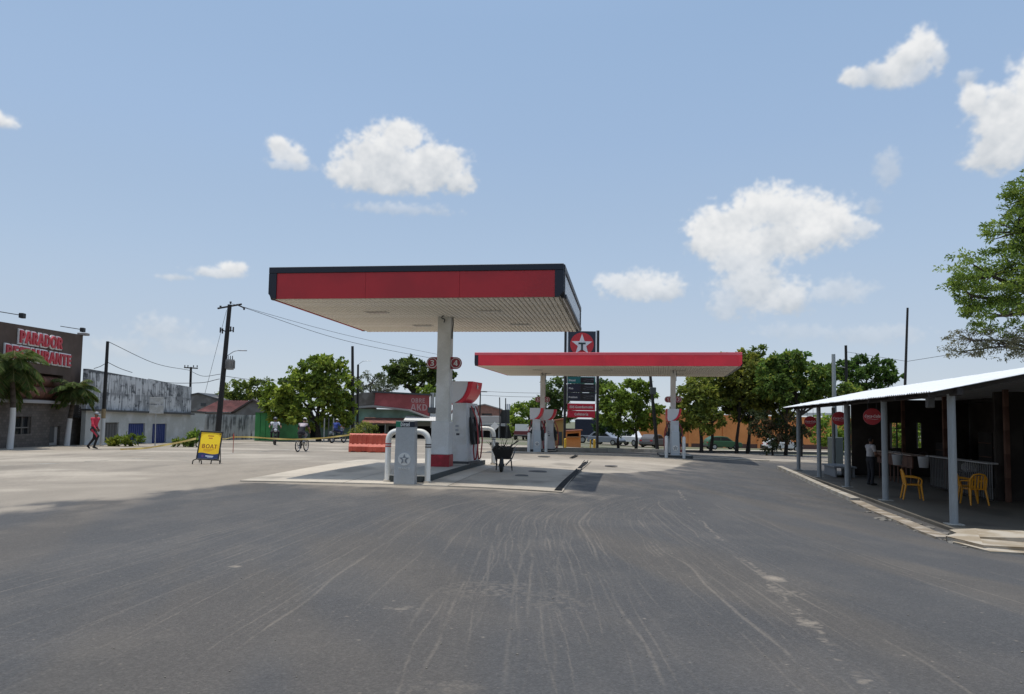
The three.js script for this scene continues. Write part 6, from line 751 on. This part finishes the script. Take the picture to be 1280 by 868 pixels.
pole('utility_pole', 'far pole left of the water tanks', 625.5, 540, 624.5, 497, 92, 0.08, 0.06, darkPole); pole('utility_pole', 'far pole right of the water tanks', 633, 540, 632, 498, 92, 0.08, 0.06, darkPole);
pole('utility_pole', 'leaning dark pole before the orange wall', 822, 560, 813, 470, 64, 0.16, 0.12, darkPole, (t, e, f) => { const k = f(0.8); mesh('junction_box', rb(0.5, 0.6, 0.3, 0.05, k.x + 0.1, k.y, k.z), std([0.07, 0.08, 0.07], 0.8), t); });
pole('lamp_pole', 'pale concrete pole set in a square planter beyond the cafe', 1044.5, 572, 1042, 443, 43, 0.14, 0.1, std([0.34, 0.36, 0.35], 0.8, { map: mottle([1, 1, 1], [0.8, 0.8, 0.78], 1) }), (t) => mesh('planter', rb(0.62, 1.5, 0.62, 0.03, 0, 0.85, 0), std([0.1, 0.115, 0.105], 0.85), t));
pole('utility_pole', 'dark pole rising behind the pale lamp pole', 1060, 560, 1057.5, 432, 60, 0.13, 0.1, darkPole, (t, e, f) => { const k = f(0.8); mesh('lamp_arm', tube([[k.x, k.y, k.z], [k.x - 0.5, k.y + 0.1, k.z], [k.x - 0.7, k.y + 0.08, k.z]], 0.03), LIGHTM, t); });
pole('utility_pole', 'thin dark pole rising above the cafe roof', 1128, 560, 1134.8, 385, 52, 0.11, 0.07, darkPole);
function wire(label, pts, r = 0.014, sag = 0) { const P = pts.map(([x, y, Z]) => at(x, y, Z)); if (sag && P.length === 2) P.splice(1, 0, P[0].clone().lerp(P[1], 0.5).add(V(0, -sag, 0))); return tag(mesh('overhead_wire', new THREE.TubeGeometry(new THREE.CatmullRomCurve3(P), 24, r, 5), wireM), label, 'wire', 'overhead wires'); }
wire('wire from the slim pole to the crossarm behind the mildewed building', [[134.3, 427, 43.2], [236, 463, 62]], 0.018, 0.35); wire('wire from the slim pole down to the mildewed parapet', [[134, 453, 43.2], [165, 466, 46]], 0.018, 0.05); wire('wire from the slim pole left to the restaurant', [[134, 453, 43.2], [117, 461, 43]], 0.018, 0.05);
wire('upper wire from the transformer pole towards the near canopy', [[303, 384, 50], [420, 423, 58], [560, 452, 75]], 0.016); wire('second wire from the transformer pole towards the near canopy', [[290, 380, 50], [420, 416, 58], [560, 446, 75]], 0.013);
wire('low wire from the mildewed building to the transformer pole', [[236, 463, 62], [275, 468, 50]], 0.018, 0.3); wire('drooping cable from the parapet end to the transformer pole', [[185, 474, 52], [215, 479, 55], [245, 479, 56], [274, 474, 50]], 0.022); wire('wire running right from the transformer pole behind the tree', [[277, 470, 50], [330, 476, 55], [440, 478, 58]], 0.016, 0); wire('guy wire slanting left of the transformer pole', [[283, 388, 50], [256, 492, 50]], 0.012); wire('far upper wire over the road end', [[596, 489, 90], [640, 491, 85], [700, 492, 80]], 0.02); wire('far lower wire over the road end', [[596, 494, 90], [640, 496, 85], [700, 497, 80]], 0.02);
wire('upper wire crossing the sky right of the thin cafe pole', [[1134, 452, 52], [1210, 440, 42]], 0.014); wire('lower wire crossing left of the thin cafe pole', [[1058, 440, 60], [1134, 452, 52]], 0.014);
{ const p = gp(193.5, 557.5), Z = -p.z, F = face(185, Z, 206, Z), t = thing('post_sign', 'weathered white two-panel board on a thin post', 'sign', p), q = (x, y) => at(x, y, Z).sub(p), wm = std([0.55, 0.55, 0.53], 0.7, { map: mottle([1, 1, 1], [0.8, 0.79, 0.76], 0.6) }); const a = q(195.5, 500), b = q(195.5, 512); mesh('post', bar([0, 0, 0], [b.x - 0.05, b.y, -0.03], 0.03), std([0.4, 0.4, 0.38], 0.6), t); mesh('upper_panel', rb(0.78, 0.36, 0.03, 0.01, a.x, q(195, 501)[0] ?? q(195, 501).y, 0), wm, t); mesh('lower_panel', rb(0.8, 0.48, 0.03, 0.01, b.x, q(195, 512).y, 0.01), wm, t); }

// ---------------------------------------------------------------- trees and plants
const LEAF = (() => { const m = new THREE.MeshPhysicalMaterial({ roughness: 0.96, transmission: 0.5, thickness: 0, specularIntensity: 0.25, side: THREE.DoubleSide, vertexColors: true }); return m; })();
const BARK = std([0.075, 0.06, 0.048], 0.95, { map: mottle([1, 1, 1], [0.6, 0.56, 0.52], 0.8, { streak: 4 }) }), BARKD = std([0.035, 0.028, 0.023], 0.95);
class Leaves {
  constructor() { this.P = []; this.N = []; this.C = []; }
  leaf(p, dir, nrm, L, w, c) {          // folded blade of two halves
    const s = dir.clone().cross(nrm).normalize(), n = s.clone().cross(dir).normalize(), b = p.clone().addScaledVector(dir, L), m = p.clone().addScaledVector(dir, L * 0.45), l = m.clone().addScaledVector(s, w).addScaledVector(n, w * 0.35), r = m.clone().addScaledVector(s, -w).addScaledVector(n, w * 0.35);
    for (const v of [p, l, b, p, b, r]) this.P.push(v.x, v.y, v.z); const n1 = n.clone().addScaledVector(s, -0.35).normalize(), n2 = n.clone().addScaledVector(s, 0.35).normalize(); for (let i = 0; i < 6; i++) { const q = i < 3 ? n1 : n2; this.N.push(q.x, q.y, q.z); this.C.push(c[0], c[1], c[2]); }
  }
  geo() { const q = new THREE.BufferGeometry(); q.setAttribute('position', new THREE.Float32BufferAttribute(this.P, 3)); q.setAttribute('normal', new THREE.Float32BufferAttribute(this.N, 3)); q.setAttribute('color', new THREE.Float32BufferAttribute(this.C, 3)); q.setAttribute('uv', new THREE.Float32BufferAttribute(new Float32Array(this.P.length / 3 * 2), 2)); return q; }
}
function rv(r) { const z = r() * 2 - 1, a = r() * 6.2832, s = Math.sqrt(1 - z * z); return V(s * Math.cos(a), z, s * Math.sin(a)); }
// crown given as ellipses (bearing x, y, half width, half height) at distance Z; clumps of leaves fill each ellipse, mostly near its skin
function tree(name, label, o) {
  const r = rng(o.seed), Z = o.Z, base = at(o.base[0], o.base[1] ?? 560, Z); base.y = o.baseY ?? g(base.x, Z) - 0.05; const t = thing(name, label, o.cat ?? 'tree', base, 0, o.group), px = Z / FOC, Lv = new Leaves(), limbs = [], area = o.crown.reduce((s, e) => s + e[2] * e[3], 0);
  const c1 = o.c1 ?? [0.05, 0.105, 0.018], c2 = o.c2 ?? [0.09, 0.15, 0.028], c3 = o.c3 ?? [0.025, 0.06, 0.014];
  const tint = [0.82 + 0.34 * r(), 0.88 + 0.22 * r(), 0.8 + 0.5 * r()]; const fork = o.fork ? at(o.fork[0], o.fork[1], Z).sub(base) : V(0, 2, 0), tips = [];
  for (const [ex, ey, rx, ry, dz = 0] of o.crown) {
    const c = at(ex, ey, Z + dz).sub(base), R = V(rx * px, ry * px, Math.max(rx, ry) * px * (o.deep ?? 0.85)), n = Math.max(4, Math.round(o.n * 0.6 * rx * ry / area)), per = o.per ?? 34, nc = Math.max(3, Math.round(n / per)), cs = (o.clump ?? 0.22) * Math.min(R.x, R.y) + 0.12;
    for (let k = 0; k < nc; k++) {
      const d = rv(r), q = (o.hollow ?? 0.45) + (1 - (o.hollow ?? 0.45)) * Math.cbrt(r()), rag = 0.86 + 0.26 * r(), cc = c.clone().add(V(d.x * R.x, d.y * R.y, d.z * R.z).multiplyScalar(q * rag)), tone = r(), size = cs * (0.6 + 0.8 * r());
      if (k % (o.limbEvery ?? 7) === 0) tips.push([c, cc]);
      for (let m = 0; m < per; m++) {
        const e = rv(r).multiplyScalar(size * Math.cbrt(r())); e.y *= o.flat ?? 0.75; const p = cc.clone().add(e), dir = rv(r).multiplyScalar(1.1).add(V(d.x, o.droop ?? -0.25, d.z)).normalize(), up = rv(r).multiplyScalar(0.9).add(V(d.x * 0.6, 0.8, d.z * 0.6)).normalize(), L = o.leaf * (0.65 + 0.7 * r()), mixv = r();
        const cA = mixv < 0.5 ? c1 : tone > 0.55 ? c2 : c3, f = 0.8 + 0.4 * r(); Lv.leaf(p, dir, up, L, L * (o.wide ?? 0.3), cA.map((x, i) => x * f * tint[i]));
      }
    }
  }
  const R0 = o.r ?? 0.16, tr = [V(0, 0, 0), fork.clone().multiplyScalar(0.5).add(V((r() - 0.5) * 0.2, 0, (r() - 0.5) * 0.2)), fork];
  const trunk = mesh('trunk', [bar(tr[0], tr[1], R0 * 1.15, R0 * 0.9, 10), bar(tr[1], tr[2], R0 * 0.9, R0 * 0.72, 10)], o.bark ?? BARKD, t);
  const cent = {}; for (const [c, tip] of tips) { const key = c.x.toFixed(2) + c.y.toFixed(2); if (!cent[key]) { cent[key] = 1; const mid = fork.clone().lerp(c, 0.5).add(V((r() - 0.5) * 0.4, 0.2, (r() - 0.5) * 0.4)); limbs.push(bar(fork, mid, R0 * 0.55, R0 * 0.38, 7), bar(mid, c, R0 * 0.38, R0 * 0.22, 7)); } limbs.push(bar(c, tip, R0 * 0.2, R0 * 0.06, 5)); }
  if (limbs.length) mesh('limbs', limbs, o.bark ?? BARKD, t);
  mesh('crown', Lv.geo(), LEAF, t); return t;
}
const YG = { c1: [0.2, 0.27, 0.03], c2: [0.34, 0.4, 0.055], c3: [0.11, 0.17, 0.025] }, DK = { c1: [0.085, 0.13, 0.03], c2: [0.14, 0.19, 0.04], c3: [0.05, 0.085, 0.02] }, GR = { c1: [0.16, 0.18, 0.1], c2: [0.22, 0.23, 0.14], c3: [0.1, 0.12, 0.07] }, MD = { c1: [0.17, 0.23, 0.03], c2: [0.28, 0.33, 0.05], c3: [0.1, 0.15, 0.025] };
// left of the station
tree('roadside_tree', 'leafy bright green tree over the parked motorcycles by the road', { seed: 11, Z: 58, base: [398], fork: [396, 528], r: 0.2, n: 15000, leaf: 0.34, wide: 0.34, clump: 0.16, ...YG, crown: [[395, 470, 30, 25], [368, 492, 34, 24], [415, 485, 26, 34], [350, 505, 22, 20], [392, 512, 44, 20], [428, 512, 14, 20], [405, 455, 16, 14]] });
tree('roadside_tree', 'pale tree behind the shed with thin upper branches', { seed: 12, Z: 82, base: [306], fork: [306, 505], r: 0.2, n: 5000, leaf: 0.4, wide: 0.26, clump: 0.2, ...MD, hollow: 0.2, crown: [[300, 490, 26, 16], [322, 484, 18, 14], [275, 496, 20, 10], [340, 500, 16, 14]] });
tree('umbrella_tree', 'broad dark umbrella-shaped tree above the red shop', { seed: 13, Z: 110, base: [517], fork: [517, 492], r: 0.4, n: 9000, leaf: 0.5, wide: 0.34, clump: 0.2, ...DK, crown: [[515, 462, 32, 15], [492, 470, 18, 10], [540, 466, 22, 14], [520, 478, 34, 9], [556, 474, 16, 12]] });
tree('bare_tree', 'greyish sparse tree behind the red shop', { seed: 14, Z: 98, base: [462], fork: [462, 500], r: 0.28, n: 3600, leaf: 0.32, wide: 0.22, clump: 0.22, ...GR, hollow: 0.3, limbEvery: 2, crown: [[463, 480, 26, 16], [482, 488, 20, 10], [446, 484, 14, 12]] });
tree('small_tree', 'small yellow-green tree top above the red shop roof', { seed: 15, Z: 96, base: [533], fork: [533, 500], r: 0.15, n: 1500, leaf: 0.34, ...YG, crown: [[532, 487, 14, 6], [545, 490, 8, 6]] });
tree('bush', 'round clipped bush beside the orange barriers', { cat: 'bush', seed: 16, Z: 52, base: [457], fork: [457, 548], r: 0.05, n: 2600, leaf: 0.16, hollow: 0.6, ...MD, crown: [[457, 540, 15, 12], [447, 545, 8, 9]] });
for (const [px, py, rx, ry, s, lab] of [[165, 550, 20, 7, 21, 'leafy weeds before the blue shutter'], [150, 553, 12, 5, 22, 'low weeds left of the blue shutter'], [230, 553.5, 16, 3.5, 23, 'straggly weeds right of the blue door'], [247, 548, 8, 8, 24, 'weeds behind the boat sign']]) tree('weed_clump', lab, { cat: 'plant', seed: s, Z: 42, base: [px], fork: [px, py + 4], r: 0.03, n: 520, leaf: 0.24, wide: 0.22, droop: 0.3, hollow: 0.1, ...MD, crown: [[px, py, rx, ry]], group: 'weeds along the far verge' });
// beyond the station
tree('park_tree', 'dense green tree left of the price sign', { seed: 31, Z: 80, base: [697], fork: [697, 535], r: 0.2, n: 6500, leaf: 0.36, ...DK, crown: [[695, 488, 16, 20], [702, 515, 14, 20], [686, 505, 10, 22], [716, 480, 10, 16]] });
tree('park_tree', 'far green tree line tree above the red jeep', { seed: 32, Z: 130, base: [650], fork: [650, 535], r: 0.3, n: 4500, leaf: 0.55, ...MD, crown: [[655, 518, 24, 15], [636, 525, 12, 10], [672, 515, 12, 14]] });
tree('bush', 'yellow-green hedge at the far road end', { cat: 'bush', seed: 33, Z: 105, base: [640], fork: [640, 545], r: 0.1, n: 2600, leaf: 0.36, ...YG, crown: [[641, 530, 14, 10], [632, 541, 12, 8], [655, 533, 10, 8]] });
tree('park_tree', 'bushy light green tree above the white pickup', { seed: 34, Z: 66, base: [795], fork: [795, 540], r: 0.13, n: 12000, leaf: 0.3, wide: 0.32, clump: 0.17, ...MD, c2: [0.24, 0.33, 0.07], crown: [[765, 498, 20, 18], [795, 495, 24, 20], [778, 518, 30, 20], [810, 515, 18, 22], [755, 515, 10, 18], [795, 482, 12, 9]] });
tree('park_tree', 'shady tree over the navy truck', { seed: 35, Z: 70, base: [773], fork: [773, 545], r: 0.12, n: 3500, leaf: 0.3, ...DK, crown: [[757, 528, 18, 12], [778, 535, 16, 9], [752, 490, 10, 16]] });
tree('far_palm_top', 'small round treetop beside the leaning dark pole', { seed: 36, Z: 100, base: [792], fork: [793, 485], r: 0.12, n: 700, leaf: 0.4, ...DK, crown: [[793, 481, 4, 4]] });
const row = [[877, 870, 500, 26, 24, 61, 'park tree with a thin trunk nearest the far right pump', MD], [888, 895, 480, 30, 30, 64, 'park tree with a thick dark trunk left of the green car', MD], [921, 930, 470, 26, 26, 62, 'park tree standing right of the green car', MD], [934, 950, 490, 30, 24, 63, 'park tree with a straight trunk before the orange wall', MD], [982, 985, 468, 34, 26, 60, 'tall park tree left of the cafe roof end', MD]];
row.forEach(([b, cx, cy, rx, ry, Z, lab, col], i) => tree('park_tree', lab, { seed: 41 + i, Z, base: [b], fork: [mix(b, cx, 0.3), 530], r: 0.14, n: 8000, leaf: 0.32, wide: 0.32, clump: 0.18, ...col, hollow: 0.35, crown: [[cx, cy, rx, ry], [cx - rx * 0.6, cy + 22, rx * 0.7, 18, 1], [cx + rx * 0.6, cy + 26, rx * 0.7, 16, -1], [cx + 4, cy - ry * 0.7, rx * 0.5, ry * 0.5]], group: 'park trees beyond the far kerb' }));
tree('park_tree', 'slim loose tree right of the far canopy end', { seed: 51, Z: 66, base: [936], fork: [936, 490], r: 0.12, n: 3600, leaf: 0.28, ...MD, hollow: 0.2, crown: [[938, 452, 18, 14], [930, 478, 18, 14], [948, 438, 9, 7]] });
tree('park_tree', 'tall yellow-green tree with a broad top before the cafe roof', { seed: 52, Z: 58, base: [1000], fork: [1000, 520], r: 0.17, n: 14000, leaf: 0.3, wide: 0.32, clump: 0.16, ...YG, c1: [0.13, 0.22, 0.035], hollow: 0.3, crown: [[985, 452, 26, 13], [1015, 470, 30, 16], [1030, 488, 28, 14], [990, 490, 34, 18], [1055, 492, 20, 12], [965, 475, 18, 20]] });
tree('park_tree', 'dark spreading tree behind the pole above the cafe', { seed: 53, Z: 72, base: [1085], fork: [1085, 510], r: 0.22, n: 9500, leaf: 0.34, ...DK, flat: 0.45, hollow: 0.3, crown: [[1085, 455, 32, 10], [1075, 472, 40, 12], [1100, 488, 30, 10], [1055, 462, 18, 12], [1110, 470, 16, 8]] });
tree('shrub', 'dark reddish shrub left of the cafe end', { cat: 'shrub', seed: 54, Z: 58, base: [966], fork: [966, 556], r: 0.07, n: 5200, leaf: 0.22, c1: [0.06, 0.075, 0.03], c2: [0.2, 0.11, 0.06], c3: [0.05, 0.06, 0.025], hollow: 0.3, crown: [[966, 545, 20, 18], [952, 530, 16, 16], [985, 535, 14, 18], [1000, 545, 12, 14]] });
tree('shrub', 'bright green shrub seen between the cafe columns', { cat: 'shrub', seed: 55, Z: 47, base: [1048], fork: [1048, 556], r: 0.06, n: 4500, leaf: 0.22, ...YG, hollow: 0.3, crown: [[1045, 552, 16, 14], [1030, 540, 18, 20], [1062, 540, 16, 22], [1090, 545, 18, 20]] });
tree('garden_tree', 'leafy garden tree behind the cafe windows', { seed: 56, Z: 52, base: [1130], fork: [1130, 545], r: 0.1, n: 5000, leaf: 0.26, ...YG, crown: [[1115, 535, 28, 26], [1150, 535, 28, 26]] });
// near tree leaning over the cafe from the right: feathery sprays
tree('overhanging_tree', 'feathery light green tree leaning over the cafe roof', { seed: 61, Z: 27, base: [1345, 600], baseY: -0.9, fork: [1325, 400], r: 0.22, bark: BARK, n: 58000, per: 44, leaf: 0.125, wide: 0.2, clump: 0.15, flat: 0.4, hollow: 0.12, limbEvery: 10, droop: -0.1, c1: [0.18, 0.25, 0.03], c2: [0.29, 0.35, 0.05], c3: [0.11, 0.17, 0.03], crown: [[1240, 345, 58, 34], [1275, 290, 44, 30], [1300, 240, 46, 34], [1215, 370, 32, 26], [1255, 395, 46, 26], [1300, 340, 60, 60], [1330, 280, 60, 60]] });
tree('overhanging_branch', 'thin grey-green spray of branches just above the cafe roof', { cat: 'branch', seed: 62, Z: 27.5, base: [1345, 600], baseY: -0.9, fork: [1300, 440], r: 0.09, bark: BARK, n: 7000, per: 30, leaf: 0.1, wide: 0.18, clump: 0.2, flat: 0.4, hollow: 0.1, limbEvery: 2, ...GR, crown: [[1215, 425, 34, 14], [1250, 430, 40, 20], [1200, 440, 26, 10], [1285, 430, 30, 24]] });
// palms before the restaurant
function palm(label, px, by, ty, Z, seed, nF, L, o = {}) {
  const r = rng(seed), b = gp(px, by), base = at(px, by, Z); base.y = g(base.x, Z) - 0.05; const t = thing('palm_tree', label, 'palm', base, 0, 'palms before the restaurant'), top = at(o.tx ?? px, ty, Z).sub(base), P = [];
  const pts = [V(0, 0, 0), top.clone().multiplyScalar(0.5).add(V((o.bow ?? 0.12), 0, 0)), top], cv = new THREE.CatmullRomCurve3(pts), N = 12, tr = [], wt = []; for (let i = 0; i < N; i++) { const q = bar(cv.getPoint(i / N), cv.getPoint((i + 1) / N), mix(0.15, 0.09, i / N), mix(0.15, 0.09, (i + 1) / N), 10); (i / N < 0.48 ? wt : tr).push(q); }
  const tk = mesh('trunk', tr, BARK, t); mesh('whitewash', wt, std([0.58, 0.57, 0.55], 0.9), tk);
  const Lv = new Leaves(), stems = []; for (let f = 0; f < nF; f++) { const a = f * 2.399 + r() * 0.4, el = 1.15 - 1.5 * (f / nF), len = L * (0.8 + 0.4 * r()), pos = top.clone(), d = V(Math.cos(a) * Math.cos(el), Math.sin(el), Math.sin(a) * Math.cos(el)), st = [pos.clone()], n = 18; for (let i = 0; i < n; i++) { d.y -= (0.055 + 0.05 * i / n) * (1.1 + 0.5 * r()); d.normalize(); pos.addScaledVector(d, len / n); st.push(pos.clone()); if (i < 1) continue; const side = d.clone().cross(V(0, 1, 0)).normalize(), ll = L * 0.34 * Math.sin(Math.PI * (0.12 + 0.86 * i / n)) + 0.06; for (const s of [-1, 1]) for (let k = 0; k < 4; k++) { const p = pos.clone().addScaledVector(d, -len / n * k / 4), dir = side.clone().multiplyScalar(s).addScaledVector(d, 0.55).add(V(0, -0.45 - 0.4 * r(), 0)).normalize(), c = (r() < 0.12 ? [0.22, 0.18, 0.06] : r() < 0.5 ? [0.08, 0.13, 0.03] : [0.13, 0.19, 0.045]), ff = 0.8 + 0.4 * r(); Lv.leaf(p, dir, V((r() - 0.5) * 0.6, 1, (r() - 0.5) * 0.6).normalize(), ll * (0.85 + 0.3 * r()), 0.028, c.map((x) => x * ff)); } } stems.push(new THREE.TubeGeometry(new THREE.CatmullRomCurve3(st), 14, 0.016, 4)); }
  mesh('frond_stems', stems, std([0.1, 0.11, 0.03], 0.8), t); mesh('fronds', Lv.geo(), LEAF, t);
}
palm('large drooping palm covering the start of the restaurant lettering', 12, 556, 457, 35.5, 71, 26, 1.75, { tx: 14 });
palm('second drooping palm low before the restaurant window', -12, 556, 474, 36.5, 73, 22, 1.7, { tx: -2 });
palm('slim palm with whitewashed trunk at the restaurant corner', 83, 555, 488, 41.5, 72, 20, 1.35, { tx: 94, bow: -0.05 });

// grit and pebbles thrown about the asphalt
{
  const r = rng(123), st = [], shape = [0, 1, 2].map((k) => new THREE.DodecahedronGeometry(1, 0).scale(1, 0.6, 0.7 + 0.2 * k));
  for (let i = 0; i < 520; i++) { const z = 3.8 + r() * r() * 16, x = (r() - 0.5) * 1.35 * z, s = 0.002 + r() ** 4 * 0.007; st.push(shape[i % 3].clone().rotateY(r() * 6).scale(s, s, s).translate(x, g(x, z) + 0.005 + s * 0.4, -z)); }
  const m = mesh('grit', st, std([0.2, 0.18, 0.15], 0.95)); m.userData.kind = 'stuff'; tag(m, 'loose grit and pebbles scattered over the asphalt', 'gravel');
}

renderer.render(scene, camera);
